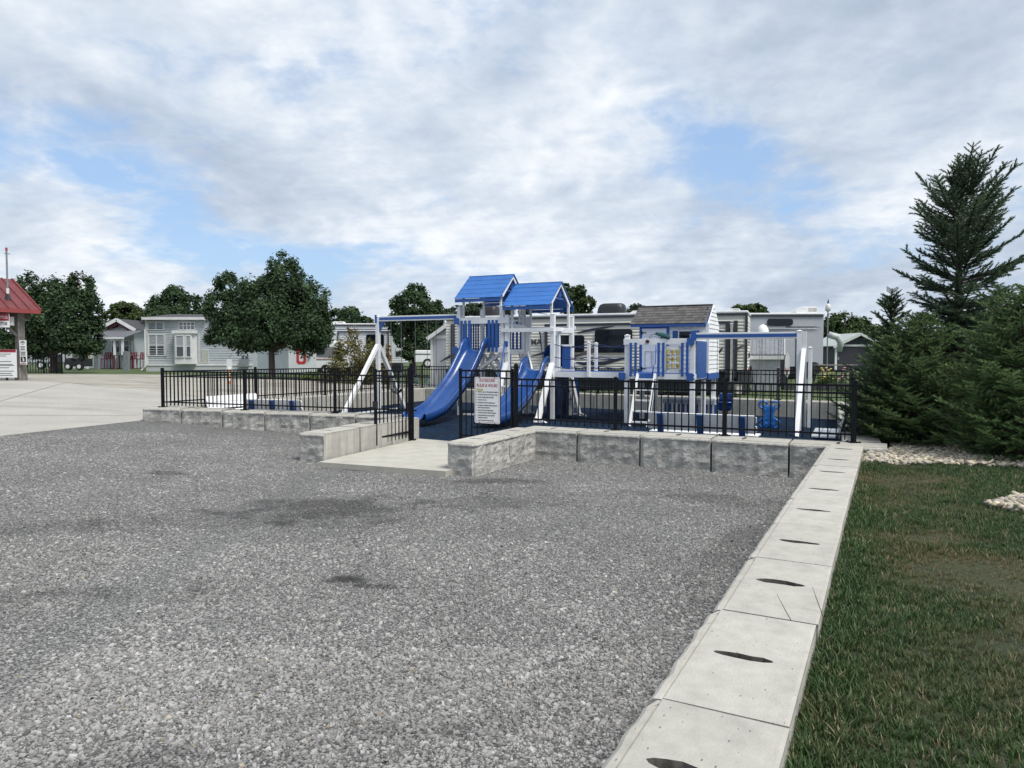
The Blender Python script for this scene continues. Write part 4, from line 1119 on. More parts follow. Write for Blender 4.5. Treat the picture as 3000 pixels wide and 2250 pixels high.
# ---- grey park home on the left
Y = 48.0; q = fr(Y); gx = q(520, 1080)[0]
t = thing('park_home', 'grey clapboard park home with white bay window behind the big tree', 'house'); zg = .83
x0, zt = q(428, 934); x1, zb = q(599, 1070); xr, zl = q(740, 985)
bp(t, 'wall', GS, MB().box(x0, x1, Y+.03, Y+4.0, zg, zt)); bp(t, 'wall', GS, MB().box(x1, xr, Y+.03, Y+3.8, zg, zl))
sd = bp(t, 'siding', GS, lap_rows(x0+.1, x1, zb, zt-.1, Y, 19)); bp(t, 'siding', GS, lap_rows(x1, xr, zb, zl, Y, 12))
bp(t, 'skirting', SKIRT, MB().box(x0-.03, xr, Y-.06, Y+.02, zg-.1, zb)); bp(t, 'water_table', WOFF, MB().box(x0-.05, xr, Y-.10, Y+.0, zb-.03, zb+.11))
bp(t, 'corner_trim', WOFF, MB().box(x0-.06, x0+.1, Y-.05, Y+.05, zb, zt))
rf = bp(t, 'roof', DKSH, MB().add([(x0-.2, Y-.3, zt+.08), (x1+.2, Y-.3, zt+.08), (x1-.2, Y+2, zt+.42), (x0+.7, Y+2, zt+.42), (x0-.2, Y+4.2, zt+.08), (x1+.2, Y+4.2, zt+.08)], [(0,1,2,3), (3,2,5,4), (0,3,4), (1,5,2)]))
bp(t, 'eave_trim', WOFF, MB().box(x0-.22, x1+.22, Y-.34, Y-.25, zt-.08, zt+.10).box(x0-.22, x0-.15, Y-.34, Y+4.1, zt-.08, zt+.10), rf)
bp(t, 'soffit', mat('soffit_grey', (.30,.30,.31)), MB().box(x0-.15, x1+.2, Y-.25, Y+.02, zt-.07, zt-.03), rf)
bp(t, 'lower_roof', DKSH, MB().add([(x1, Y-.25, zl+.05), (xr+.2, Y-.25, zl+.05), (xr+.2, Y+1.9, zl+.8), (x1, Y+1.9, zl+.8), (x1, Y+4, zl+.05), (xr+.2, Y+4, zl+.05)], [(0,1,2,3), (3,2,5,4)]))
pwin(t, q, 436, 478.5, 945, 964, Y, split=(.5,), curtain=.1); pwin(t, q, 526, 570, 945, 964, Y, split=(.25,.5,.75), cross=(.5,), fw=.05)
pwin(t, q, 437.5, 481, 982, 1040, Y, split=(.5,), cross=(.5,), curtain=.5)
for a, b_ in ((429.5, 435.5), (482.5, 488.5), (508.5, 515.5), (581, 588)): bp(t, 'shutter', mat('pale_shutter', (.48,.50,.51), .6), pbox(q, a, b_, 980 if a < 500 else 979, 1043 if a < 500 else 1064, Y-.07, Y-.02))
bay = bp(t, 'bay', WOFF, MB().prism([(q(517,1)[0], 0), (q(579,1)[0], 0), (q(573,1)[0], -.55), (q(523,1)[0], -.55)], -(q(500,978)[1]-q(500,1066)[1]), (0, Y, q(500, 978)[1]), (1,0,0), (0,1,0)))
bp(t, 'bay_header', WOFF, pbox(q, 515.5, 580, 968.5, 977.5, Y-.62, Y), bay)
for a, b_ in ((528.5, 549), (557.5, 569.5)):
    w = pwin(t, q, a, b_, 985, 1044.5, Y-.56, cross=(.5,), fw=.06, curtain=.5); 
bp(t, 'bay_side_pane', GLASSG, MB().bar((q(520.3,1)[0], Y-.30, q(500,985)[1]), (q(520.3,1)[0], Y-.30, q(500,1044)[1]), .30, .04, (1,.2,0)), bay)
bp(t, 'access_door', mat('beige_panel', (.40,.41,.36), .6), pbox(q, 593.5, 610, 1027, 1061, Y-.06, Y)); ringx0, ringz1 = q(592, 1025.5)
bp(t, 'access_frame', WOFF, pbox(q, 592, 593.5, 1025.5, 1062.5, Y-.07, Y)); bp(t, 'access_frame', WOFF, pbox(q, 610, 611.5, 1025.5, 1062.5, Y-.07, Y)); bp(t, 'access_frame', WOFF, pbox(q, 592, 611.5, 1024, 1026.5, Y-.075, Y)); bp(t, 'access_frame', WOFF, pbox(q, 592, 611.5, 1061.5, 1063.5, Y-.075, Y))
bp(t, 'downspout', WOFF, MB().tube([(x0-.05, Y-.12, zt-.7), (x0-.05, Y-.12, zb-.05), (x0-.25, Y-.3, zg+.05)], .05, 6))
bp(t, 'meter_box', GREYBOX, pbox(q, 704, 731, 1052, 1074, Y-.3, Y)); bp(t, 'meter', mat('meter_dark', (.07,.08,.09)), pbox(q, 710, 716, 1043, 1049, Y-.15, Y).add(*[ (lambda b: (b.v, b.f))(pbox(q, 721, 728, 1043, 1049, Y-.15, Y))][0]))

# ---- white trimmed cottage with porch
Y = 58.0; q = fr(Y); zg = .84
t = thing('cottage', 'cottage with white gable, dark red trim and grey metal porch roof at far left', 'house')
xa, ze = q(297, 966); xb, _ = q(403, 966); xm, zp = q(352, 936)
bp(t, 'wall', GS, MB().box(xa+.3, xb-.3, Y, Y+9, zg, ze)); bp(t, 'gable', mat('pale_gable', (.48,.51,.54)), MB().prism([(xa+.3, ze), (xb-.3, ze), (xm, zp-.1)], -.3, (0, Y, 0)))
rf = bp(t, 'roof', DKSH, MB().add([(xa-.1, Y-.5, ze+.0), (xm, Y-.5, zp+.05), (xb+.1, Y-.5, ze), (xa-.1, Y+9, ze), (xm, Y+9, zp+.05), (xb+.1, Y+9, ze)], [(0,1,4,3), (1,2,5,4)]))
for a in (xa-.1, xb+.1):
    bp(t, 'barge_board', WOFF, MB().bar((a, Y-.55, ze-.08), (xm, Y-.55, zp-.03), .06, .26), rf); bp(t, 'red_trim', mat('dark_red_trim', (.10,.015,.025), .6), MB().bar((a*.6+xm*.4, Y-.35, ze*.6+zp*.4-.36), (xm, Y-.35, zp-.33), .05, .16), rf)
bp(t, 'gable_window', GLASSG, MB().prism([(xm-.75, ze+.12), (xm+.75, ze+.12), (xm, ze+.55)], .05, (0, Y-.02, 0)))
pxa, pze = q(313, 991); pxb, pzt = q(426, 969)
ms = mat('grey_standing_seam', (.16,.165,.18), .45, .06)
pr = bp(t, 'porch_roof', ms, MB().add([(pxa, Y-3.2, pze), (pxb, Y-3.2, pze), (pxb, Y-.4, pzt), (pxa-.25, Y-.4, pzt), (pxa, Y-3.2, pze-.06), (pxb, Y-3.2, pze-.06), (pxb, Y-.4, pzt-.06), (pxa-.25, Y-.4, pzt-.06)], [(0,1,2,3),(7,6,5,4),(0,4,5,1),(1,5,6,2),(2,6,7,3),(3,7,4,0)]))
for k in range(12):
    f = k/11; bp(t, 'roof_seam', ms, MB().bar((pxa+(pxb-pxa)*f, Y-3.2, pze+.02), (pxa-.25+(pxb-pxa+.25)*f, Y-.4, pzt+.02), .03, .05), pr)
bp(t, 'gutter', WOFF, MB().box(pxa-.05, pxb, Y-3.32, Y-3.2, pze-.12, pze+.0), pr)
for px in (321, 398, 420): x = q(px, 1)[0]; bp(t, 'porch_post', WOFF, MB().box(x-.07, x+.07, Y-3.15, Y-3.0, zg, pze-.06))
pwin(t, q, 328, 350, 999, 1032, Y, cross=(.6,), curtain=.6); pwin(t, q, 354, 378, 999, 1032, Y, cross=(.6,), curtain=.6)
bp(t, 'door', WOFF, pbox(q, 384, 391, 998, 1070, Y-.05, Y)); bp(t, 'side_wing', GS, MB().box(xa-3.2, xa+.3, Y+1.2, Y+8, zg, ze-.4))
pwin(t, q, 268, 280, 998, 1030, Y+1.2, split=(.5,), curtain=.4); bp(t, 'skirting', SKIRT, MB().box(xa-3.3, xa+.3, Y+1.1, Y+1.19, zg-.1, zg+.55))
# patio furniture
def patio_chair(px, label):
    q = fr(55.2); x, _ = q(px, 1060); t = thing('patio_chair', label, 'chair', (x, 55.2, .84)); 
    for sx in (-.25, .25):
        for sy in (-.25, .25): MB().bar((sx, sy, 0), (sx*.85, sy*.85, .75), .045, .045).build('leg', REDP, t)
    MB().box(-.27, .27, -.27, .25, .72, .78).build('seat', REDP, t)
    for k in range(4): MB().bar((-.2+.133*k, .22, .78), (-.2+.133*k, .34, 1.28), .09, .03, (0,1,0)).build('back_slat', REDP, t)
    for sx in (-.28, .28): MB().box(sx-.04, sx+.04, -.25, .25, 1.0, 1.04).build('arm', REDP, t)
for px, l in ((310, 'red tall patio chair at the left end of the cottage porch'), (327, 'red tall patio chair next to the white porch post'), (387, 'red tall patio chair right of the porch table'), (415, 'red tall patio chair at the right end of the porch')): patio_chair(px, l)
q = fr(54.6); t = thing('patio_table', 'tall dark table between the red chairs on the cottage porch', 'table', (q(361,1)[0], 54.6, .84))
MB().box(-.65, .65, -.45, .45, 1.0, 1.06).build('table_top', mat('dark_table', (.07,.07,.08)), t)
for sx in (-.5, .5):
    for sy in (-.35, .35): MB().box(sx-.04, sx+.04, sy-.04, sy+.04, 0, 1.0).build('leg', REDP, t)
# power pedestals
def pedestal(label, px, py, Y, h=1.15):
    p = ony(px, py, Y); zg = G(p.x, Y); t = thing('power_pedestal', label, 'utility box', (p.x, Y, zg)); 
    MB().prism([(-.16,0),(.16,0),(.16,h*.97),(-.16,h)], .25, (0,-.12,0)).build('cabinet', GREYBOX, t); MB().box(-.12, .12, -.145, -.12, h*.45, h*.85).build('hatch', mat('hatch_grey', (.25,.27,.28)), t)
    MB().tube([(.05,-.14,h*.7), (.05,-.19,h*.7)], .05, 10).build('meter', mat('meter_dark', (.07,.08,.09)), t)
pedestal('slanted grey power pedestal on the lawn left of the grey park home', 377, 1080, 46.2, 1.3)
pedestal('grey power box on the grass in front of the cottage wall', 290, 1075, 52, 1.5)
pedestal('small grey power box right of the white shed behind the back fence', 2213, 1100, 27.5, 1.5)
# marker post and white notice panel
q = fr(30); x, z = q(672.5, 1125); t = thing('marker_post', 'orange and white striped marker post seen through the left fence', 'post', (x, 30, G(x, 30)))
hm = q(672.5, 1075)[1]-G(x, 30)
for k in range(6): MB().tube([(0,0,hm*k/6), (0,0,hm*(k+1)/6)], .055, 10).build('stripe', ORANGE if k % 2 == 0 else SIGNW, t)
q = fr(46); x0, z1 = q(664, 1052); x1, z0 = q(680, 1085)
t = thing('notice_sign', 'blank white notice panel standing in front of the grey park home', 'panel', ((x0+x1)/2, 46, .8)); MB().box(-(x1-x0)/2, (x1-x0)/2, -.02, .02, .1, z1-.8).build('board', SIGNW, t); MB().box(-.04, .04, .02, .06, 0, z1-.9).build('stake', WOOD, t)

# ---- small white storage trailer with red block letter
t = thing('storage_shed', 'small white storage shed with a red block letter O behind the big tree', 'shed'); Yc = 41.0
q = fr(Yc); xA, zt = q(845, 1018); xB, _ = q(924, 1018); zg = G(xA, Yc)
bx0 = ony(731, 1030, 42.3).x
cr = mat('shed_white', (.58,.61,.64), .55, .05, 2)
bp(t, 'wall', cr, MB().prism([(xA, Yc), (xB, Yc+.15), (xB-1.4, Yc+2.9), (bx0, Yc+2.6)], zt-zg, (0,0,zg), (1,0,0), (0,1,0)))
bp(t, 'roof', WHITE, MB().prism([(xA-.08, Yc-.1), (xB+.08, Yc+.05), (xB-1.4, Yc+3.0), (bx0-.1, Yc+2.7)], .10, (0,0,zt+.004), (1,0,0), (0,1,0))); bp(t, 'roof_crown', WHITE, MB().add([(xA, Yc, zt+.10), (xB, Yc+.15, zt+.10), (xB-1.4, Yc+2.9, zt+.10), (bx0, Yc+2.6, zt+.10), ((xA+bx0)/2+.5, Yc+1.4, zt+.40), ((xB+xA)/2-.7, Yc+1.5, zt+.42)], [(0,1,5,4), (1,2,5), (2,3,4,5), (3,0,4)]))
lx, lz = q(881.5, 1045); mo = mat('logo_red', (.45,.03,.04), .5); ow, oh = .27, .43
P = [(-ow+.09,-oh),(ow-.09,-oh),(ow,-oh+.12),(ow,oh-.12),(ow-.09,oh),(-ow+.09,oh),(-ow,oh-.12),(-ow,-oh+.12)]; Q = [(a*.46, b*.64) for a, b in P]
mb = MB(); n = 8; mb.v = [(lx+a, Yc+.0, lz+b) for a, b in P]+[(lx+a, Yc+.0, lz+b) for a, b in Q]; mb.f = [(i, (i+1)%n, (i+1)%n+n, i+n) for i in range(n)]
mb.v = [(x, Yc+.15*(x-xA)/(xB-xA)-.012, z) for x, y, z in mb.v]; bp(t, 'block_letter', mo, mb)
bp(t, 'lamp', BLACKP, pbox(q, 905, 910, 1034, 1043, Yc-.05, Yc+.2))

# ================================================================== RECREATION VEHICLES
def rv(name, label, A, ang, L, D, z0, z1, m, rib=0, roofm=WHITE):
    """box trailer; A = near left-bottom corner in plan, local x along the side, y back"""
    t = thing(name, label, 'trailer', (A[0], A[1], 0), ang)
    bp(t, 'body', m, MB().prism([(.0, z0+.0), (L, z0), (L, z1-.10), (L-.05, z1), (.05, z1), (0, z1-.10)], -D, (0, .03, 0)), bevel=.03)
    if rib:
        n = int((z1-z0-.2)/rib); rows = []
        for k in range(n):
            za = z0+.02+k*rib
            rows += [[(0.02, .0, za), (L-.02, .0, za)], [(.02, -.018, za+rib*.25), (L-.02, -.018, za+rib*.25)], [(.02, -.018, za+rib*.6), (L-.02, -.018, za+rib*.6)], [(.02, .0, za+rib*.85), (L-.02, .0, za+rib*.85)]]
        bp(t, 'siding', m, MB().sheet(rows))
        rows = [[(L+.002+(0 if i % 4 in (0,3) else .018), y, r[0][2]) for y in (.08, D-.05)] for i, r in enumerate(rows)]
        bp(t, 'end_siding', m, MB().sheet(rows))
    bp(t, 'roof_edge', roofm, MB().box(-.03, L+.03, -.05, D+.03, z1-.02, z1+.06), bevel=.02)
    return t
def roof_unit(t, x, y, z, w=.9, d=.8, h=.28, m=WOFF, nm='air_conditioner'):
    o = bp(t, nm, m, MB().prism([(0,0), (w,0), (w,h*.8), (w*.93,h), (w*.25,h), (.0,h*.3)], -d, (x, y, z)), bevel=.03)
    bp(t, 'grille', mat('ac_grille', (.40,.38,.36), .6), MB().box(x+w*.58, x+w*.95, y-.012, y-.002, z+h*.3, z+h*.8), o)
def wheels(t, xs, y, z, r=.34):
    for x in xs:
        w = bp(t, 'wheel', BLACKP, MB().tube([(x, y, z), (x, y+.22, z)], r, 18)); bp(t, 'rim', WOFF, MB().tube([(x, y-.012, z), (x, y+.02, z)], r*.55, 14), w)
def rwin(t, x0, x1, z0, z1, y, m=GLASS, r=.1):
    P = []
    for (cx, cz, a0) in ((x1-r, z0+r, -90), (x1-r, z1-r, 0), (x0+r, z1-r, 90), (x0+r, z0+r, 180)):
        for k in range(5): a = R(a0+22.5*k); P.append((cx+r*math.cos(a), cz+r*math.sin(a)))
    w = bp(t, 'window', m, MB().prism(P, .03, (0, y, 0)))
    bp(t, 'window_frame', BLACKP, MB().prism([(cx*1.0, cz) for cx, cz in [((p[0]-(x0+x1)/2)*1.03+(x0+x1)/2, (p[1]-(z0+z1)/2)*1.06+(z0+z1)/2) for p in P]], .02, (0, y+.005, 0)), w)
CREAM = mat('cream_ribbed_siding', (.72,.70,.62), .5, .04, 2, dirt=.05)
DECAL = mat('dark_decal', (.030,.034,.05), .4); DECAL2 = mat('brown_decal', (.13,.105,.095), .4); DECALB = mat('navy_decal', (.02,.03,.10), .4)

# long cream trailer behind the playground
pang = R(21); PR = Vector((8.25, 25.0)); PL = 11.75; pd = Vector((math.cos(pang), -math.sin(pang))); A = PR-pd*PL
z0, z1 = 1.32, 3.42
puma = rv('travel_trailer', 'long cream ribbed travel trailer with dark swoosh graphics behind the playground', A, -pang, PL, 2.45, z0, z1, CREAM, .115)
pn = Vector((pd.y*-1, pd.x))
def pq(px, py, y=-.03):
    d = ray(px, py); o = Vector((A.x, A.y, 0)); nn = Vector((math.sin(pang), math.cos(pang), 0)); ee = Vector((math.cos(pang), -math.sin(pang), 0)); c = Vector((0,0,CAMZ))-o
    tt = (y - c.dot(nn))/d.dot(nn); p = c+d*tt; return p.dot(ee), p.z
bp(puma, 'chassis', BLACKP, MB().box(.3, PL-.1, .15, 2.3, .75, z0)); bp(puma, 'skirt', mat('skirt_and_shade', (.02,.024,.03), .5), MB().box(.0, PL, -.015, .03, .60, z0+.02))  # black skirt carried lower, its dark colour doubling as shadow under the trailer
wheels(puma, (PL*.42, PL*.42+.85), .1, .85)
bp(puma, 'top_stripe', DECAL, MB().box(.02, PL-.02, -.045, -.02, z1-.10, z1-.045))
# slide-out room
sx0 = pq(1602, 1000)[0]; sx1 = pq(2156, 1000)[0]; sz1 = pq(1800, 947)[1]
so_ = bp(puma, 'slide_out', CREAM, MB().box(sx0+.08, sx1-.30, -.22, .0, z0+.03, sz1-.06))
rows = []; k = 0
while z0+.04+k*.115 < sz1-.2:
    za = z0+.04+k*.115; rows += [[(sx0+.1, -.22, za), (sx1-.3, -.22, za)], [(sx0+.1, -.238, za+.03), (sx1-.3, -.238, za+.03)], [(sx0+.1, -.238, za+.07), (sx1-.3, -.238, za+.07)], [(sx0+.1, -.22, za+.098), (sx1-.3, -.22, za+.098)]]; k += 1
bp(puma, 'slide_siding', CREAM, MB().sheet(rows), so_)
for (xa_, xb_, za, zb_) in ((sx0-.02, sx0+.10, z0-.2, sz1), (sx1-.34, sx1-.20, z0-.2, sz1), (sx0+.10, sx1-.34, sz1-.085, sz1), (sx1-.06, sx1+.06, z0-.2, sz1+.02)):
    bp(puma, 'slide_trim', DECAL, MB().box(xa_, xb_, -.27, .02, za, zb_), so_)
bp(puma, 'awning_arm', mat('awning_beige', (.45,.43,.38), .5), MB().box(sx1-.17, sx1-.09, -.30, -.22, .9, sz1-.12))
xl = pq(1326, 1000)[0]; bp(puma, 'slide_trim', DECAL, MB().box(xl-.05, xl+.10, -.12, .0, z0-.2, pq(1326, 950)[1])); bp(puma, 'corner_trim', DECAL, MB().box(PL-.06, PL+.03, -.04, .06, z0-.05, z1-.02))
for (a, b_, c_, d_) in ((1621, 1711, 984, 1031), (1745, 1851, 967, 1031)):
    x0, zt = pq(a, c_, -.25); x1, zb = pq(b_, d_, -.25); rwin(puma, x0, x1, zb, zt, -.28)
x0, zb = pq(1555, 1008, -.03)
# lettering and swooshes (printed film on the siding)
me = text_mesh('PUMA', .30, .0, bold=.006); x0, zb = pq(1529, 1010, -.03)
link('lettering', join_mesh('lettering', [(me, x0, zb, pq(1586, 1005)[0]-x0, -.030)], mat('letter_dark', (.07,.06,.065))), None, puma)
def swoosh(m, pts, w, y=-.24):
    """pts: photo pixels along the stroke; tapered strip"""
    P = [pq(*p, y) for p in pts]; up = []; dn = []
    n = len(P)*6; C_ = []
    for i in range(len(P)-1):
        for k in range(6): f = k/6; C_.append((P[i][0]+(P[i+1][0]-P[i][0])*f, P[i][1]+(P[i+1][1]-P[i][1])*f))
    C_.append(P[-1])
    for i, c_ in enumerate(C_):
        f = i/(len(C_)-1); ww = w*(math.sin(math.pi*min(1, f*.9+.08))**.8)*.5
        up.append((c_[0], y-.004, c_[1]+ww)); dn.append((c_[0], y-.004, c_[1]-ww))
    bp(puma, 'graphic', m, MB().sheet([up, dn]))
swoosh(DECAL, [(1555,1045),(1590,1035),(1640,1018),(1700,1010)], .10, -.245); swoosh(DECAL2, [(1680,1048),(1720,1030),(1800,1000),(1830,985)], .12, -.245)
swoosh(DECALB, [(1688,1062),(1712,1066),(1738,1058)], .12, -.246); swoosh(DECAL, [(1670,1050),(1668,1062),(1676,1068)], .10, -.2465)
swoosh(DECAL2, [(1620,1046),(1700,1040),(1770,1022),(1838,1018)], .08, -.247); swoosh(DECAL, [(1700,1066),(1770,1064),(1835,1048)], .14, -.2475)
swoosh(DECAL, [(1560,970),(1600,962),(1650,955)], .08, -.246); swoosh(DECAL, [(1690,975),(1740,965),(1800,955)], .10, -.248)
swoosh(DECAL, [(2094,1035),(2110,1028),(2118,1020)], .12, -.245); swoosh(DECAL2, [(2094,1050),(2120,1040),(2160,1022),(2184,1010)], .14, -.062)
swoosh(DECAL, [(1290,1060),(1315,1045),(1345,1035)], .10, -.05); swoosh(DECALB, [(2096,968),(2112,970),(2124,973)], .05, -.246)
# roof covers
def dome(px0, px1, py0, py1, yy=.9):
    x0, zt = pq(px0, py0, yy); x1, zb = pq(px1, py1, yy); rows = []
    for f, s in ((0,1.0), (.25,1.0), (.6,.96), (.88,.86), (1,.70)):
        z = z1+.05+(zt-z1-.05)*f; w = (x1-x0)/2; c_ = (x0+x1)/2
        rows.append([(c_+w*s*math.copysign(abs(math.cos(a))**.5, math.cos(a))+ (.12*(1-s)), yy+.4*s*math.copysign(abs(math.sin(a))**.5, math.sin(a)), z) for a in [2*math.pi*k/24 for k in range(25)]])
    mb = MB().sheet(rows); k = len(mb.v); mb.f.append(tuple(range(k-25, k-1))); bp(puma, 'air_conditioner', BLACKP, mb, smooth=True)
dome(1753, 1834, 891, 919); dome(1418, 1462, 898, 922)
roof_unit(puma, pq(1836, 1000)[0], .5, z1+.05, .45, .4, .12); roof_unit(puma, pq(2120, 1000)[0], .5, z1+.05, .5, .4, .12)
# rear end wall details
bp(puma, 'rear_window', GLASSG, MB().box(PL+.02, PL+.035, 1.0, 1.5, z1-1.15, z1-.72)); bp(puma, 'rear_lamp', mat('lamp_red', (.3,.02,.02), .3), MB().box(PL+.02, PL+.04, .9, 1.6, z0+.02, z0+.12))
bp(puma, 'rear_box', BLACKP, MB().box(PL+.02, PL+.05, 1.0, 1.45, z1-1.6, z1-1.42)); bp(puma, 'bumper', BLACKP, MB().box(PL+.0, PL+.15, .1, 2.3, z0-.40, z0-.28))

# grey fifth wheel on the right
q = fr(35); x0, zt = q(2214, 921); x1, _ = q(2409, 921)
GREYRV = mat('grey_gelcoat', (.37,.385,.425), .35, .03, 2)
t = rv('fifth_wheel_trailer', 'smooth light grey trailer with long dark window right of the cream trailer', (x0-3.2, 35), R(-2), x1-x0+3.2, 2.5, 1.35, zt, GREYRV)
oL = x1-x0+3.2
def gq(px, py): a = q(px, py); return a[0]-(x0-3.2), a[1]
a = gq(2245, 935); b_ = gq(2317, 954); rwin(t, a[0], b_[0], b_[1], a[1], -.05, r=.12)
bp(t, 'top_stripe', DECAL, MB().box(.02, oL-.02, -.03, -.001, zt-.12, zt-.05))
a = gq(2298, 957); b_ = gq(2395, 962); bp(t, 'graphic', DECAL, MB().prism([(a[0], a[1]), (gq(2385,957)[0], a[1]), (gq(2400,962)[0], b_[1]), (gq(2386,959)[0], b_[1]+.04), (a[0], a[1]-.05)], .012, (0, -.022, 0)))
bp(t, 'graphic', DECAL, MB().box(gq(2240,971)[0], gq(2335,971)[0], -.022, -.001, gq(1,973)[1], gq(1,970)[1])); bp(t, 'pale_band', mat('pale_band', (.52,.53,.56), .35), MB().prism([gq(2240,964), gq(2388,964), gq(2380,957.5), gq(2240,957.5)], .010, (0,-.012,0)))
bp(t, 'slide_trim', DECAL, MB().box(gq(2324,1)[0], gq(2334,1)[0], -.12, .03, 1.2, gq(1,993)[1])); bp(t, 'slide_out', GREYRV, MB().box(gq(2270,1)[0], gq(2324,1)[0], -.10, .03, 1.35, gq(1,995)[1]))
bp(t, 'lower_panel', BLACKP, MB().prism([(gq(2240,1)[0], 1.0), (oL-.2, 1.0), (oL-.05, 1.36), (gq(2385,1)[0], gq(1,1067)[1]+.1), (gq(2340,1)[0], gq(1,1066)[1]+.1), (gq(2240,1)[0], gq(1,1066)[1]+.1)], .02, (0, -.030, 0)))
bp(t, 'chassis', BLACKP, MB().box(.3, oL-.3, .2, 2.3, .8, 1.34)); wheels(t, (oL*.55, oL*.55+.85), .1, .95)
a = gq(2340, 918); roof_unit(t, a[0], .6, zt+.06, gq(2402,1)[0]-a[0], .8, .34)
bp(t, 'end_window', GLASS, MB().box(oL+.001, oL+.02, .4, .95, zt-1.1, zt-.25)); bp(t, 'end_window', GLASS, MB().box(oL+.001, oL+.02, .4, 1.1, zt-2.1, zt-1.45))
bp(t, 'ladder', WOFF, MB().bar((oL+.12, 1.3, 1.2), (oL+.12, 1.3, zt+.1), .03, .03).bar((oL+.12, 1.7, 1.2), (oL+.12, 1.7, zt+.1), .03, .03))
bp(t, 'propane_cover', WHITE, MB().tube([(gq(2222,1)[0], -.5, gq(1,985)[1]-.4), (gq(2222,1)[0], -.5, gq(1,985)[1]), (gq(2222,1)[0], -.5, gq(1,968)[1]), (gq(2222,1)[0], -.5, gq(1,957)[1]), (gq(2222,1)[0], -.5, gq(1,952)[1])], [.30, .30, .27, .18, .04], 16), smooth=True)
bp(t, 'awning_duct', mat('duct_grey', (.40,.44,.43), .6), MB().tube([(oL+.35, .3, gq(1,980)[1]), (oL+.75, .2, gq(1,988)[1]), (oL+.9, .2, gq(1,1005)[1]), (oL+.85, .2, gq(1,1030)[1])], [.16, .17, .15, .13], 10), smooth=True)
# flag pole with white finial lamp
p = ony(2423, 1060, 38); t = thing('lamp_pole', 'thin pole with a pale round lamp right of the grey trailer', 'lamp', (p.x, 38, .8)); zt_ = ony(2423, 886, 38).z-.8
MB().tube([(0,0,0), (0,0,zt_-.35)], .03, 8).build('pole', GREYBOX, t); MB().tube([(0,0,zt_-.5), (0,0,zt_-.42), (0,0,zt_-.15), (0,0,zt_-.05)], [.04,.15,.12,.03], 12).build('globe', WOFF, t, smooth=True); MB().tube([(0,0,zt_-.05), (0,0,zt_+.15)], [.05,.02], 8).build('finial', BLACKP, t)

# white travel trailer and teardrop camper on the left
q = fr(47); x0, zt = q(930, 950); x1, zb = q(1180, 1066)
WRV = mat('white_ribbed_siding', (.56,.575,.60), .5, .04, 2)
t = rv('travel_trailer', 'white travel trailer with framed slide room behind the left swing frame', (x0, 47), 0, x1-x0, 2.5, 1.35, zt, WRV, .13)
f = lambda px, py: (q(px, py)[0]-x0, q(px, py)[1])
for (a, b_, c_, d_) in ((990, 992.5, 971, 1040), (1137, 1140, 971, 1045), (990, 1140, 970, 973)): bp(t, 'slide_trim', DECAL, MB().box(f(a,1)[0], f(b_,1)[0], -.10, .02, f(1,d_)[1], f(1,c_)[1]))
bp(t, 'stripe', DECAL, MB().box(.1, x1-x0-.2, -.03, -.019, f(1,964.5)[1], f(1,963)[1])); bp(t, 'top_stripe', DECAL, MB().box(.02, x1-x0-.02, -.03, -.001, zt-.12, zt-.06))
a = f(1074, 981); b_ = f(1125, 1014); rwin(t, a[0], b_[0], b_[1], a[1], -.05); bp(t, 'vent', WOFF, MB().box(f(1160,1)[0], f(1175,1)[0], -.06, .0, f(1,1028)[1], f(1,1018)[1])); bp(t, 'hatch', BLACKP, MB().box(f(1160,1)[0], f(1171,1)[0], -.05, .0, f(1,1043)[1], f(1,1031)[1]))
bp(t, 'skirt', BLACKP, MB().box(.0, x1-x0, -.02, .3, .8, 1.37)); a = f(963, 948); roof_unit(t, a[0], .5, zt+.05, .85, .7, .16)
p = fr(44); x0, _ = p(925, 1); x1, _ = p(1030, 1); t = thing('teardrop_camper', 'small white rounded camper with dark side panel beside the white shed', 'trailer', (x0, 44, 0))
prof = [(-.2, 1.05), (1.9, 1.0), (2.15, 1.3), (2.15, 1.75), (1.95, 2.2), (1.55, 2.58), (1.0, 2.80), (.3, 2.86), (-.2, 2.84)]
bp(t, 'body', mat('camper_white', (.68,.70,.71), .35, .03), MB().prism(prof, -2.1, (0, .03, 0)), bevel=.05); bp(t, 'side_panel', mat('camper_grey', (.16,.16,.17), .4), MB().prism([(-.18,1.85), (1.6,1.75), (1.9,1.95), (1.35,2.35), (.2,2.5), (-.18,2.3)], .02, (0, .01, 0)))
rwin(t, -.1, .55, 1.98, 2.4, -.02, r=.08); bp(t, 'lower_stripe', mat('stripe_red', (.25,.05,.05)), MB().box(-.15, 1.9, .005, .028, 1.62, 1.66)); wheels(t, (.6,), -.02, 1.02, .3)
p = fr(45.5); x0, _ = p(1158, 1); 
t = thing('cargo_cart', 'small white cargo trailer left of the grey garden shed', 'trailer', (p(1243,1)[0], 41, 0)); q41 = fr(41); a = q41(1243, 1026); b_ = q41(1264, 1062)
bp(t, 'body', WHITE, MB().box(0, 1.5, 0, 1.6, b_[1], a[1]), bevel=.04); bp(t, 'stripe', BLACKP, MB().box(.02, 1.48, -.012, .0, a[1]-.25, a[1]-.20)); wheels(t, (.75,), -.05, b_[1]-.05, .28)

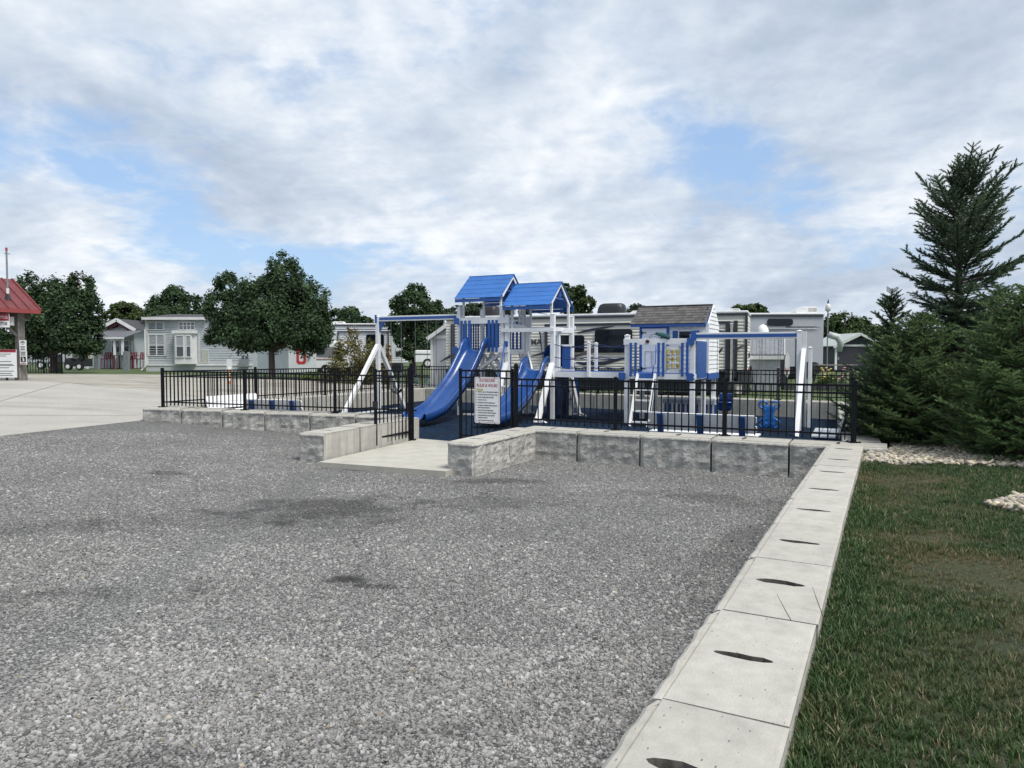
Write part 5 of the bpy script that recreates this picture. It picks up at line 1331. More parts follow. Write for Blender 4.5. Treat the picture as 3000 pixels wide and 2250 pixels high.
# ---- sheds
def shed(label, A, ang, w, d, zg, he, hr, wm, rm, tm=WOFF, ridge='x', ov=.18, doorm=None):
    t = thing('garden_shed', label, 'shed', (A[0], A[1], 0), ang); ze = zg+he; zr = zg+hr
    if ridge == 'y':
        bp(t, 'wall', wm, MB().prism([(0,zg),(w,zg),(w,ze),(w/2,zr),(0,ze)], -d, (0,0,0)))
        for s in (0, 1):
            a = Vector((-ov if s == 0 else w+ov, 0, ze-ov*(zr-ze)/(w/2))); b_ = Vector((w/2, 0, zr))
            V = []
            for y in (-ov, d+ov):
                for p_ in (a, b_): V.append((p_.x, y, p_.z+.01))
                for p_ in (b_, a): V.append((p_.x, y, p_.z+.07))
            bp(t, 'roof', rm, MB().add(V, [(0,1,2,3),(7,6,5,4),(0,4,5,1),(1,5,6,2),(2,6,7,3),(3,7,4,0)]))
            bp(t, 'barge_board', tm, MB().bar((a.x, -ov-.03, a.z-.04), (b_.x, -ov-.03, b_.z-.04), .04, .16))
    else:
        bp(t, 'wall', wm, MB().prism([(0,zg),(d,zg),(d,ze),(d/2,zr),(0,ze)], w, (0,0,0), (0,1,0), (0,0,1)))
        for s in (0, 1):
            a = (-ov if s == 0 else d+ov, ze-ov*(zr-ze)/(d/2)); b_ = (d/2, zr)
            V = [(x, p_[0], p_[1]+dz) for x in (-ov, w+ov) for (p_, dz) in ((a,.01), (b_,.01), (b_,.06), (a,.06))]
            bp(t, 'roof', rm, MB().add(V, [(0,1,2,3),(7,6,5,4),(0,4,5,1),(1,5,6,2),(2,6,7,3),(3,7,4,0)]))
            if s == 0:
                for k in range(9): x = -ov+(w+2*ov)*k/8; bp(t, 'roof_rib', rm, MB().bar((x, a[0], a[1]+.075), (x, b_[0], b_[1]+.075), .03, .02))
            bp(t, 'barge_board', tm, MB().bar((w+ov+.02, a[0], a[1]), (w+ov+.02, b_[0], b_[1]), .03, .12))
        bp(t, 'fascia', tm, MB().box(-ov, w+ov, -ov-.03, -ov, ze-ov*(zr-ze)/(d/2)-.14, ze-ov*(zr-ze)/(d/2)+.0))
    return t
LG = mat('light_grey_panel', (.36,.385,.41), .6, .05, 2)
# grey garden shed left of the cream trailer
q = fr(31.6); x0, _ = q(1265, 1); ze_ = q(1265, 984)[1]
t = shed('pale grey garden shed with white trim left of the cream trailer', (x0, 31.6), R(-14), 1.9, 2.2, .38, ze_-.38, ze_-.38+.62, LG, DKSH, ridge='y', ov=.16)
for x in (.0, .95, 1.9): bp(t, 'trim', WOFF, MB().box(x-.05, x+.05, -.03, .0, .38, ze_))
bp(t, 'trim', WOFF, MB().box(0, 1.9, -.035, .0, ze_-.12, ze_+.02))
# small white shed with grey metal roof at the end of the cream trailer
q = fr(27.0); x0, _ = q(2203, 1); x1, _ = q(2262, 1); ze_ = q(1, 1032)[1]; zr_ = q(1, 993)[1]
t = shed('small white shed with grey metal roof at the right end of the cream trailer', (x0, 27.0), R(-20), 1.0, 1.25, .45, ze_-.45, zr_-.45+.08, mat('shed_pale', (.47,.50,.53), .6), mat('zinc_roof', (.20,.21,.24), .45), ridge='x', ov=.14)
bp(t, 'door', mat('shed_door', (.40,.43,.46), .6), MB().box(.12, .52, -.02, -.002, .5, ze_-.1)); bp(t, 'door', mat('shed_door', (.40,.43,.46), .6), MB().box(.53, .93, -.02, -.002, .5, ze_-.1))
p = t; bp(t, 'feather_ornament', SIGNW, MB().prism([(-.09,-.35),(0,-.5),(.09,-.35),(.08,.25),(0,.5),(-.08,.25)], .012, (1.25, -.22, ze_-.45))); bp(t, 'feather_mark', mat('logo_red', (.45,.03,.04), .5), MB().prism([(-.06,-.1),(-.02,-.36),(.02,-.36),(.06,-.1),(.0,-.24)], .010, (1.25, -.235, ze_-.45)))
# dark barn shed on the right
q = fr(50); x0, zg = q(2447, 1088); x1, _ = q(2582, 1); ze_ = q(1, 1010)[1]; zr_ = q(1, 978)[1]
t = shed('dark charcoal shed with white gable trim behind the spruces', (x0, 50), 0, x1-x0, 4, .84, ze_-.84, zr_-.84, mat('charcoal_panel', (.022,.025,.034), .6), mat('pale_green_roof', (.38,.41,.39), .5), mat('pale_green_trim', (.50,.53,.50), .5), ridge='y', ov=.3)
bp(t, 'lintel_trim', WOFF, MB().box(0, x1-x0, -.05, .0, ze_-.12, ze_+.02)); bp(t, 'corner_trim', WOFF, MB().box(-.06, .08, -.06, .0, .84, ze_-.12)); bp(t, 'door_handle', GREYBOX, MB().box(.12, .22, -.09, .0, 1.55, 1.75))

# ---- kiosk at the far left edge
kp = Vector((-20.75, 30.0)); zg = G(kp.x, kp.y); ka = R(60)
t = thing('roofed_kiosk', 'timber post kiosk with red metal roof cut by the left edge', 'kiosk', (kp.x, kp.y, 0), ka)
ZE = ony(100, 916, 30).z; 
mb = MB().box(-.13, .13, -.13, .13, zg-.02, ZE); bp(t, 'post', WOOD, mb); bp(t, 'post', WOOD, MB().box(-3.2, -2.94, -.13, .13, zg-.02, ZE)); bp(t, 'post', WOOD, MB().box(-.13, .13, 3.4, 3.66, zg-.02, ZE)); bp(t, 'post', WOOD, MB().box(-3.2, -2.94, 3.4, 3.66, zg-.02, ZE))
bp(t, 'post_footing', WOOD, MB().box(-.17, .17, -.17, .17, zg-.02, zg+.55))
bp(t, 'beam', DARKWOOD, MB().box(-3.4, .35, -.10, .10, ZE-.28, ZE)); bp(t, 'beam', DARKWOOD, MB().box(-.10, .10, .10, 3.7, ZE-.28, ZE-.01)); bp(t, 'brace', WOOD, MB().bar((-.05, 0, ZE-1.05), (-.75, 0, ZE-.3), .09, .09))
ov = .55; zr_ = ZE+1.55; ym = 1.75
rf = bp(t, 'roof', REDROOF, MB().add([(-3.8, -ov, ZE+.12), (ov, -ov, ZE+.12), (ov, ym, zr_), (-3.8, ym, zr_), (-3.8, 2*ym+ov, ZE+.12), (ov, 2*ym+ov, ZE+.12)], [(0,1,2,3), (3,2,5,4)]))
for k in range(12): x = -3.8+(3.8+ov)*k/11; bp(t, 'roof_rib', REDROOF, MB().bar((x, -ov, ZE+.14), (x, ym, zr_+.02), .04, .04), rf)
bp(t, 'fascia', mat('red_fascia', (.24,.045,.045), .5), MB().box(-3.8, ov, -ov-.03, -ov, ZE-.04, ZE+.13), rf); bp(t, 'soffit', DARKWOOD, MB().box(-3.8, ov, -ov, 2*ym+ov, ZE+.005, ZE+.05), rf); bp(t, 'rake_trim', mat('red_fascia', (.24,.045,.045), .5), MB().bar((ov+.02, -ov, ZE+.08), (ov+.02, ym, zr_-.03), .04, .16), rf)
bp(t, 'mast_boot', BLACKP, MB().tube([(-.35, .15, ZE+.45), (-.35, .15, ZE+.75)], [.14, .06], 8))
mast = bp(t, 'antenna_mast', GREYBOX, MB().tube([(-.35, .15, ZE+.55), (-.35, .15, ony(55, 735, 30).z)], .035, 8)); bp(t, 'mast_clamp', WOFF, MB().tube([(-.35, .15, ZE+.78), (-.35, .15, ZE+1.0)], .055, 8), mast); bp(t, 'mast_tip', mat('mast_red', (.35,.05,.06)), MB().tube([(-.35, .15, ony(55, 735, 30).z-.02), (-.35, .15, ony(55, 728, 30).z)], .045, 8), mast); bp(t, 'mast_arm', GREYBOX, MB().bar((-.45, .1, ony(55, 745, 30).z), (-.2, .2, ony(55, 745, 30).z), .03, .03), mast)
bp(t, 'lamp', WOFF, MB().tube([(-.42, -.16, ZE-.55), (-.42, -.16, ZE-.2)], .13, 14))
# signs on the kiosk (each faces the camera on the post side)
def notice(label, px0, px1, py0, py1, Yp, body, hdr=None, hdrcol=None, foot=None, name='notice_sign'):
    qq = fr(Yp); x0, z1 = qq(px0, py0); x1, z0 = qq(px1, py1); w, h = x1-x0, z1-z0
    t = thing(name, label, 'sign', (x0, Yp, z0), 0); MB().box(0, w, -.015, .015, 0, h).build('panel', SIGNW, t)
    if hdr: MB().box(w*.0+.004, w-.004, -.019, -.0155, h*(1-hdr), h-.004).build('header', hdrcol or SIGNRED, t)
    if foot: MB().box(.01, w-.01, -.019, -.0155, .02, h*foot).build('footer', SIGNRED, t)
    parts = []; 
    for (s, x, z, sz, wd_, mm) in body: parts.append((text_mesh(s, sz, bold=sz*.02), x*w, z*h, wd_*w, -.020))
    if parts: link('lettering', join_mesh('lettering', parts, body[0][5]), None, t)
    return t, w, h
def lines(t, w, h, rows, m=SIGNBLK):
    mb = MB()
    for (x0, x1, z, hh) in rows: mb.box(x0*w, x1*w, -.019, -.0155, z*h, (z+hh)*h)
    mb.build('print', m, t)
tt, w, h = notice('white notice with rows of dark print on the kiosk post, upper of two', 57, 77.5, 997, 1028.5, 29.78, [])
lines(tt, w, h, [(.25,.75,.86,.06), (.14,.86,.74,.07), (.35,.65,.60,.05), (.15,.85,.38,.06), (.22,.78,.26,.06), (.15,.85,.10,.07)])
tt, w, h = notice('white notice with dark picture square on the kiosk post, lower of two', 58.5, 79.5, 1028.9, 1069, 29.78, [], foot=.08)
lines(tt, w, h, [(.12,.88,.90,.05), (.2,.8,.80,.05), (.12,.88,.70,.05), (.25,.85,.12,.03)])
MB().box(w*.12, w*.88, -.019, -.0155, h*.22, h*.60).build('picture', SIGNBLK, tt); MB().prism([(w*.4,h*.28),(w*.6,h*.26),(w*.68,h*.38),(w*.55,h*.46),(w*.5,h*.56),(w*.36,h*.54),(w*.42,h*.42)], .002, (0,-.0195,0)).build('figure', SIGNW, tt)
tt, w, h = notice('large white notice board with red header below the kiosk roof', -60, 50, 1024, 1106, 29.4, [], hdr=.10)
lines(tt, w, h, [(.5,.97,.945,.022)], SIGNW)
lines(tt, w, h, [(.5,.85,.83,.02), (.5,.72,.76,.02), (.5,.86,.56,.02), (.5,.90,.46,.02), (.5,.94,.42,.02), (.5,.80,.34,.02), (.5,.93,.22,.02), (.5,.86,.14,.02), (.5,.9,.07,.02)])
MB().bar((w*.7, .05, -.12), (w*.7, .05, 0), .06, .06).build('foot', BLACKP, tt)
tt, w, h = notice('maroon and white hanging sign reading BOTTLES under the kiosk roof', -45, 28, 919, 959, 29.2, [('BOTTLES', .50, .18, .16, .42, SIGNBLK)], hdr=.52)
link('lettering', join_mesh('lettering', [(text_mesh('BOTTLES', .16, bold=.003), w*.48, h*.64, w*.46, -.0215)], SIGNW), None, tt)

# ---- things around the left tree
fence('metal_fence', 'black metal fence behind the kiosk under the left tree', [(*ony(80, 1060, 43).xy, .80), (*ony(128, 1060, 43).xy, .80), (*ony(165, 1060, 43).xy, .80), (*ony(181, 1060, 42.2).xy, .80)], 1.15, .16, pw=.03)
q = fr(52); x0, z1 = q(70, 1012); t = thing('utility_trailer', 'pale grey trailer seen under the left tree', 'trailer', (x0, 52, .84)); bp(t, 'body', mat('trailer_pale', (.42,.45,.48)), MB().box(0, q(165,1)[0]-x0, 0, 2.4, .45, z1-.84), bevel=.1); bp(t, 'vent', BLACKP, MB().box(1.9, 2.15, -.03, .0, 1.0, 1.3)); wheels(t, (1.2, 2.0), -.05, .32, .3)
q = fr(50); x0, _ = q(186, 1); x1, _ = q(244, 1); t = thing('golf_cart', 'beige golf cart with roof rack and canoe beside the cottage', 'golf cart', (x0, 50, .84)); w = x1-x0
bp(t, 'body', BLACKP, MB().prism([(0,.25),(w,.25),(w,.8),(w*.65,.85),(w*.6,.6),(w*.3,.6),(.1,.85)], -1.1, (0,0,0))); bp(t, 'roof', BLACKP, MB().box(-.05, w+.05, -.05, 1.15, 1.75, 1.83)); bp(t, 'rear_enclosure', mat('cart_beige', (.48,.45,.38)), MB().box(.05, w-.05, .9, 1.1, .8, 1.72))
for x in (.1, w-.1): bp(t, 'roof_post', BLACKP, MB().bar((x, .03, .8), (x, .03, 1.75), .05, .05))
wheels(t, (.3, w-.3), -.05, .25, .25); 
t = thing('canoe', 'cream upturned canoe on the golf cart roof', 'canoe', (x0+w*.5, 50.4, .84+1.83)); rows = [[(-.85+1.7*i/10, .28*math.sin(math.pi*i/10)**.6*math.cos(a), .26*math.sin(math.pi*min(.96,max(.04,i/10)))**.5*math.sin(a)) for a in [math.pi*k/8 for k in range(9)]] for i in range(11)]; bp(t, 'hull', mat('canoe_cream', (.55,.53,.40), .4), MB().sheet(rows), smooth=True)
# ---- stuff seen through the rear fence
q = fr(25.8)
def crate(label, px, py, Yc, w, h, m, nm='storage_bin', cat='bin'):
    p = ony(px, py, Yc); zg = G(p.x, Yc); t = thing(nm, label, cat, (p.x, Yc, zg)); MB().prism([(-w/2*.9,0),(w/2*.9,0),(w/2,h),(-w/2,h)], -w*.7, (0,0,0)).build('body', m, t); MB().box(-w/2-.02, w/2+.02, -.02, w*.7+.02, h, h+.04).build('lid', m, t)
DB_ = mat('dark_bin', (.03,.032,.036))
crate('dark grill cover box standing left of the white shed door', 2180, 1120, 24.9, .45, .75, DB_); crate('low dark bin under the end of the cream trailer', 2150, 1130, 24.4, .5, .4, DB_); crate('small pale bucket box under the cream trailer near the bumper', 2164, 1135, 24.2, .22, .35, mat('pale_bin', (.5,.48,.44)))
q = fr(30); 
p = ony(2285, 1080, 29.5); t = thing('covered_grill', 'black covered grill beside the small white shed', 'grill', (p.x, 29.5, G(p.x, 29.5))); MB().prism([(-.35,0),(.35,0),(.42,.95),(.3,1.25),(-.3,1.25),(-.42,.95)], -.6, (0,0,0)).build('cover', BLACKP, t, bevel=.04); MB().box(-.30,.3,-.03,0,.1,.14).build('strap', DECAL, t)
def picnic(label, px, Yc):
    p = ony(px, 1090, Yc); t = thing('picnic_table', label, 'table', (p.x, Yc, G(p.x, Yc)-.02))
    for k in range(4): MB().box(-.9, .9, -.36+k*.18, -.2+k*.18, .72, .76).build('top_board', WOOD, t)
    for y in (-.75, .65): MB().box(-.9, .9, y, y+.2, .42, .46).build('seat_board', WOOD, t)
    for x in (-.65, .65):
        for s in (-1, 1): MB().bar((x, s*.62, 0), (x, s*.2, .72), .09, .05).build('leg', WOOD, t)
picnic('weathered picnic table behind the right end of the back fence', 2445, 31)
# ================================================================== VEGETATION AND LOOSE STUFF (numpy meshes)
rs = np.random.RandomState(11)
def np_mesh(name, V, F, cols=None):
    """V (n,3), F (m,k) same-size faces"""
    me = bpy.data.meshes.new(name); n, (m, k) = len(V), F.shape
    me.vertices.add(n); me.vertices.foreach_set('co', np.ascontiguousarray(V, np.float32).ravel())
    me.loops.add(m*k); me.loops.foreach_set('vertex_index', np.ascontiguousarray(F, np.int32).ravel())
    me.polygons.add(m); me.polygons.foreach_set('loop_start', np.arange(0, m*k, k, dtype=np.int32))
    try: me.polygons.foreach_set('loop_total', np.full(m, k, np.int32))
    except Exception: pass
    if cols is not None:
        a = me.attributes.new('tint', 'FLOAT_COLOR', 'POINT'); c = np.ones((n, 4), np.float32); c[:, :3] = cols; a.data.foreach_set('color', c.ravel())
    me.polygons.foreach_set('use_smooth', np.zeros(m, bool)); me.update(calc_edges=True); me.validate(); return me
def scatter(base_v, base_f, Mx, loc, cols=None):
    """base (b,3); Mx (n,3,3); loc (n,3) -> merged arrays"""
    n, b = len(loc), len(base_v)
    V = (np.einsum('nij,bj->nbi', Mx, base_v) + loc[:, None, :]).reshape(-1, 3)
    F = (base_f[None] + (np.arange(n)*b)[:, None, None]).reshape(-1, base_f.shape[1])
    c = None if cols is None else np.repeat(cols, b, axis=0)
    return V, F, c
def rotz(a):
    c, s = np.cos(a), np.sin(a); z = np.zeros_like(a); o = np.ones_like(a)
    return np.stack([np.stack([c,-s,z],-1), np.stack([s,c,z],-1), np.stack([z,z,o],-1)], -2)
def rand_rot(n):
    q = rs.normal(size=(n, 4)); q /= np.linalg.norm(q, axis=1)[:, None]; w, x, y, z = q.T
    return np.stack([np.stack([1-2*(y*y+z*z), 2*(x*y-z*w), 2*(x*z+y*w)], -1), np.stack([2*(x*y+z*w), 1-2*(x*x+z*z), 2*(y*z-x*w)], -1), np.stack([2*(x*z-y*w), 2*(y*z+x*w), 1-2*(x*x+y*y)], -1)], -2)
def tint_mat(name, rough=.9, mul=1.0, spec=.4, stain=False, trans=0.0):
    m = bpy.data.materials.new(name); m.use_nodes = True; t = m.node_tree; b = t.nodes['Principled BSDF']
    a = N(t, 'ShaderNodeAttribute', attribute_name='tint'); co = N(t, 'ShaderNodeTexCoord').outputs['Object']
    c = MIX(t, 1.0, a.outputs['Color'], ramp(t, tnoise(t, co, 40 if not trans else 3, 3), [(.3, .85*mul), (.7, 1.12*mul)]), 'MULTIPLY')
    if stain: c = MIX(t, 1.0, c, ramp(t, tnoise(t, co, .55, 7, .62), [(.3, .74), (.7, 1.12)]), 'MULTIPLY')
    if stain: c = MIX(t, 1.0, c, stain_nodes(t, co), 'MULTIPLY')
    t.links.new(c, b.inputs['Base Color']); b.inputs['Roughness'].default_value = rough; b.inputs['Specular IOR Level'].default_value = spec
    if trans:
        tr = N(t, 'ShaderNodeBsdfTranslucent'); t.links.new(c, tr.inputs[0]); mx = N(t, 'ShaderNodeMixShader'); mx.inputs[0].default_value = trans
        t.links.new(b.outputs[0], mx.inputs[1]); t.links.new(tr.outputs[0], mx.inputs[2]); t.links.new(mx.outputs[0], t.nodes['Material Output'].inputs[0])
    return m

# ---- loose gravel stones near the camera
def lot_z(X, Y): return np.minimum(.85, .045*np.maximum(0, -(X+3)) + .02*np.maximum(0, Y-15))
bv = np.array([(-1,-1,-1),(1,-1,-1),(1,1,-1),(-1,1,-1),(-.72,-.8,1),(.8,-.7,1),(.7,.78,1),(-.76,.7,1)], float)*.5
bf = np.array([(0,1,5,4),(1,2,6,5),(2,3,7,6),(3,0,4,7),(4,5,6,7)])
tv = np.array([(-.62,-.5,-.5),(.62,-.45,-.5),(.05,.6,-.5),(-.40,-.34,.5),(.42,-.3,.42),(.0,.36,.5)], float)
tf = np.array([(0,1,4),(0,4,3),(1,2,5),(1,5,4),(2,0,3),(2,3,5),(3,4,5)])
def stones(n, y0, y1, smin, smax, pw, bv=bv, bf=bf):
    u = rs.rand(n); Y = (y0**pw + u*(y1**pw-y0**pw))**(1/pw)
    X = -.80*Y-1.0 + rs.rand(n)*(1.45*Y+2.2)
    k = inpoly_np(X, Y, LOT); X, Y = X[k], Y[k]; n = len(X)
    s = smin*(smax/smin)**(rs.rand(n)**2.2)
    sc = np.stack([s*rs.uniform(.8, 1.7, n), s*rs.uniform(.6, 1.1, n), s*rs.uniform(.28, .6, n)], -1)
    tilt = rs.normal(0, .22, (n, 2)); A = rotz(rs.rand(n)*6.283)
    T_ = np.tile(np.eye(3), (n, 1, 1)); T_[:, 2, 0] = tilt[:, 0]; T_[:, 2, 1] = tilt[:, 1]
    Mx = T_ @ (A*sc[:, None, :])
    loc = np.stack([X, Y, lot_z(X, Y)+sc[:, 2]*.30], -1)
    g = np.clip(rs.normal(.272, .068, n), .08, .48); w = rs.rand(n) > .99; g[w] = rs.uniform(.38, .48, w.sum())
    col = np.stack([g*1.015, g*.995, g*.965], -1); b_ = rs.rand(n) > .994; col[b_] = col[b_]*[1.15, 1.02, .82]
    return scatter(bv, bf, Mx, loc, col)
parts = [stones(42000, 2.1, 4.6, .009, .027, 1.7), stones(18000, 3.6, 7.2, .011, .030, 1.1)]
far_st = stones(112000, 3.4, 15.5, .012, .034, 1.30, tv, tf)
off = 0; Vs = []; Fs = []; Cs = []
for V, F, c in parts: Vs.append(V); Fs.append(F+off); Cs.append(c); off += len(V)
M_ST = tint_mat('gravel_stone', .85, stain=True)
gs = link('gravel_stones', np_mesh('gravel_stones', np.concatenate(Vs), np.concatenate(Fs), np.concatenate(Cs)), M_ST); stuff(gs)
gs['label'] = 'loose grey crushed stone in the near part of the lot'; gs['category'] = 'gravel'
gs = link('gravel_stones', np_mesh('gravel_stones', *far_st), M_ST); stuff(gs)
gs['label'] = 'finer looking grey crushed stone in the middle of the lot'; gs['category'] = 'gravel'

# ---- lawn
def lawn_z(X, Y):
    p = (X-.80)*WN.x + (Y-2.613)*WN.y
    t = np.clip((p+14)/13.5, 0, 1); r1 = t*t*(3-2*t); t = np.clip((p+3)/3, 0, 1); r2 = t*t*(3-2*t)
    return np.minimum(.85, lot_z(X, Y) + .445*r1 + .0072*np.maximum(0, 11-Y)*r2) - .004
def fbm(X, Y, s, seed=0): return np.array([noise.fractal((x*s+seed, y*s, seed), 1.0, 2.0, 4) for x, y in zip(X, Y)])
PEB = [tuple(C(8.05, .235)), tuple(C(8.8, .235)), tuple(C(9.6, .6)), (6.4, 11.9), (7.6, 11.2), (8.9, 9.6), (8.0, 8.35), (7.25, 8.8), (6.45, 9.25), (5.7, 9.45), (5.2, 9.35)]
PEB2 = [(4.52, 6.72), (4.85, 6.10), (5.4, 5.75), (6.2, 6.0), (6.2, 7.3), (5.2, 7.2)]
BED = [tuple(C(9.5, .3)), (6.2, 11.6), (7.0, 10.4), (8.4, 9.2), (12, 9.0), (13, 16), (8.5, 17)]
def blades(n, s0, s1, omax, hmin, hmax):
    # scattered to the right of the kerb wall
    u = rs.rand(n); S = s0 + (s1-s0)*u; O = .25 + rs.rand(n)**1.25*omax*(.35+.65*(S-s0+1)/(s1-s0+1))
    X = .80+WD.x*S+WN.x*O; Y = 2.613+WD.y*S+WN.y*O
    k = (Y > .4) & ~inpoly_np(X, Y, PEB) & ~inpoly_np(X, Y, PEB2) & ~inpoly_np(X, Y, BED); X, Y, O = X[k], Y[k], O[k]
    dry = fbm(X, Y, .75, 3.3)+.35*fbm(X, Y, 2.6, 8.1)
    dry += .45*np.exp(-((O-.85)/.45)**2)-.33
    keep = rs.rand(len(X)) > np.clip((dry-.15)*.9, 0, .62); X, Y, O, dry = X[keep], Y[keep], O[keep], dry[keep]; n = len(X)
    nb = 5; V0 = []; F0 = []
    for b in range(nb):
        a = 6.283*b/nb+.4*b; le = .35+.25*((b*37) % 5)/5; w = .055; d = np.array([math.cos(a), math.sin(a)]); pz_ = np.array([-d[1], d[0]])*w; o = d*.12
        kk = len(V0); V0 += [(*(o-pz_), 0), (*(o+pz_), 0), (*(o+d*le*.4-pz_*.7), .62-.06*b), (*(o+d*le*.4+pz_*.7), .62-.06*b), (*(o+d*le), .95-.09*b)]
        F0 += [(kk, kk+1, kk+3), (kk, kk+3, kk+2), (kk+2, kk+3, kk+4)]
    V0 = np.array(V0); F0 = np.array(F0)
    h = rs.uniform(hmin, hmax, n)*np.clip(1.15-.45*np.clip(dry, 0, 1), .5, 1.2)*(1+.6*(O < .42)*rs.rand(n)); w = h*rs.uniform(.7, 1.2, n)
    Mx = rotz(rs.rand(n)*6.283)*np.stack([w, w, h], -1)[:, None, :]
    Mx[:, 0, 2] += rs.normal(0, .25, n)*h; Mx[:, 1, 2] += rs.normal(0, .25, n)*h
    d = np.clip(dry*1.1+.12+rs.normal(0, .16, n), 0, 1)[:, None]
    g = np.array([[.042, .085, .024]])*(rs.uniform(.65, 1.35, n)[:, None]); t_ = np.array([[.17, .135, .068]])*(rs.uniform(.7, 1.3, n)[:, None])
    col = g*(1-d)+t_*d; dead = rs.rand(n) > .94; col[dead] = np.array([.26, .22, .13])
    return scatter(V0, F0, Mx, np.stack([X, Y, lawn_z(X, Y)-.004], -1), col)
parts = [blades(21000, -1.2, 3.6, 2.9, .024, .050), blades(21000, 3.0, 9.2, 5.2, .030, .056)]
off = 0; Vs = []; Fs = []; Cs = []
for V, F, c in parts: Vs.append(V); Fs.append(F+off); Cs.append(c); off += len(V)
gr = link('lawn_grass', np_mesh('lawn_grass', np.concatenate(Vs), np.concatenate(Fs), np.concatenate(Cs)), tint_mat('grass_blade', .6, trans=.25)); stuff(gr)
gr['label'] = 'patchy green and dry lawn grass right of the kerb wall'; gr['category'] = 'grass'

# ---- river pebbles
def pebbles(P, n, name, label, smin=.035, smax=.085):
    xs = [p[0] for p in P]; ys = [p[1] for p in P]; X = rs.uniform(min(xs), max(xs), n); Y = rs.uniform(min(ys), max(ys), n); k = inpoly_np(X, Y, P); X, Y = X[k], Y[k]; n = len(X)
    bm = bmesh.new(); bmesh.ops.create_icosphere(bm, subdivisions=1, radius=.5); bm.verts.ensure_lookup_table()
    V0 = np.array([v.co for v in bm.verts]); F0 = np.array([[v.index for v in f.verts] for f in bm.faces]); bm.free()
    s = rs.uniform(smin, smax, n); sc = np.stack([s*rs.uniform(1, 1.6, n), s*rs.uniform(.8, 1.1, n), s*rs.uniform(.5, .8, n)], -1)
    tl = rs.normal(0, .3, (n, 2)); T_ = np.tile(np.eye(3), (n, 1, 1)); T_[:, 2, 0] = tl[:, 0]; T_[:, 2, 1] = tl[:, 1]
    Mx = T_ @ (rotz(rs.rand(n)*6.283)*sc[:, None, :])
    g = np.clip(rs.normal(.35, .10, n), .12, .6)[:, None]; col = g*np.array([[1.05, .95, .78]])*np.stack([np.ones(n), rs.uniform(.93, 1.04, n), rs.uniform(.8, 1.1, n)], -1)
    V, F, c = scatter(V0, F0, Mx, np.stack([X, Y, lawn_z(X, Y)+sc[:, 2]*.3+rs.rand(n)*.035], -1), col)
    me = np_mesh(name, V, F, c); me.polygons.foreach_set('use_smooth', [True]*len(me.polygons)); o = link(name, me, M_PEB); stuff(o); o['label'] = label; o['category'] = 'pebbles'
M_PEB = tint_mat('river_pebble', .7)
pebbles(PEB, 9500, 'river_pebbles', 'band of tan river pebbles between lawn and spruces'); pebbles(PEB2, 2600, 'river_pebbles', 'patch of tan river pebbles in the lawn at the right edge')
bed = region('planting_bed', BED, lambda x, y: G(x, y)+.004, M_BEDSOIL, .8)

# ---- broadleaf trees
def leaf_crown(lobes, n, size, cols, seed, jitter=.16, droop=.0):
    """lobes: (x,y,z,rx,ry,rz); leaf quads sit in the outer shells of the lobes, in clumps"""
    r_ = np.random.RandomState(seed); L = np.array(lobes); vol = (L[:, 3]*L[:, 4]*L[:, 5])**.75; pk = r_.choice(len(L), n, p=vol/vol.sum())
    d = r_.normal(size=(n, 3)); d /= np.linalg.norm(d, axis=1)[:, None]
    # clump directions
    cl = r_.normal(size=(len(L), 26, 3)); cl /= np.linalg.norm(cl, axis=2)[..., None]
    ki = r_.randint(0, 26, n); c_ = cl[pk, ki]; tonec = r_.uniform(.68, 1.38, (len(L), 26))[pk, ki]; d = c_ + r_.normal(0, .20, (n, 3)); d /= np.linalg.norm(d, axis=1)[:, None]
    rad = np.clip(r_.normal(.90, jitter, n), .25, 1.22)
    P = L[pk, :3] + d*rad[:, None]*L[pk, 3:]
    q = r_.normal(size=(n, 3))*.55 + d*.9 + np.array([0, 0, .5]); q /= np.linalg.norm(q, axis=1)[:, None]
    a = np.cross(q, r_.normal(size=(n, 3))); a /= np.linalg.norm(a, axis=1)[:, None]; b = np.cross(q, a)
    s = size*r_.uniform(.6, 1.35, n)
    Mx = np.stack([a*s[:, None], b*s[:, None]*.62, q*s[:, None]], -1)
    V0 = np.array([(-.5,0,0), (0,-.5,.08), (.55,0,-.06), (0,.5,.08)]); F0 = np.array([(0,1,2,3)])
    ci = r_.rand(n)[:, None]; col = (np.array(cols[0])*(1-ci)+np.array(cols[1])*ci)*(r_.uniform(.8, 1.2, n)*tonec)[:, None]
    return scatter(V0, F0, Mx, P, col)
M_LEAF = tint_mat('tree_leaf', .7, trans=.30, spec=.15)
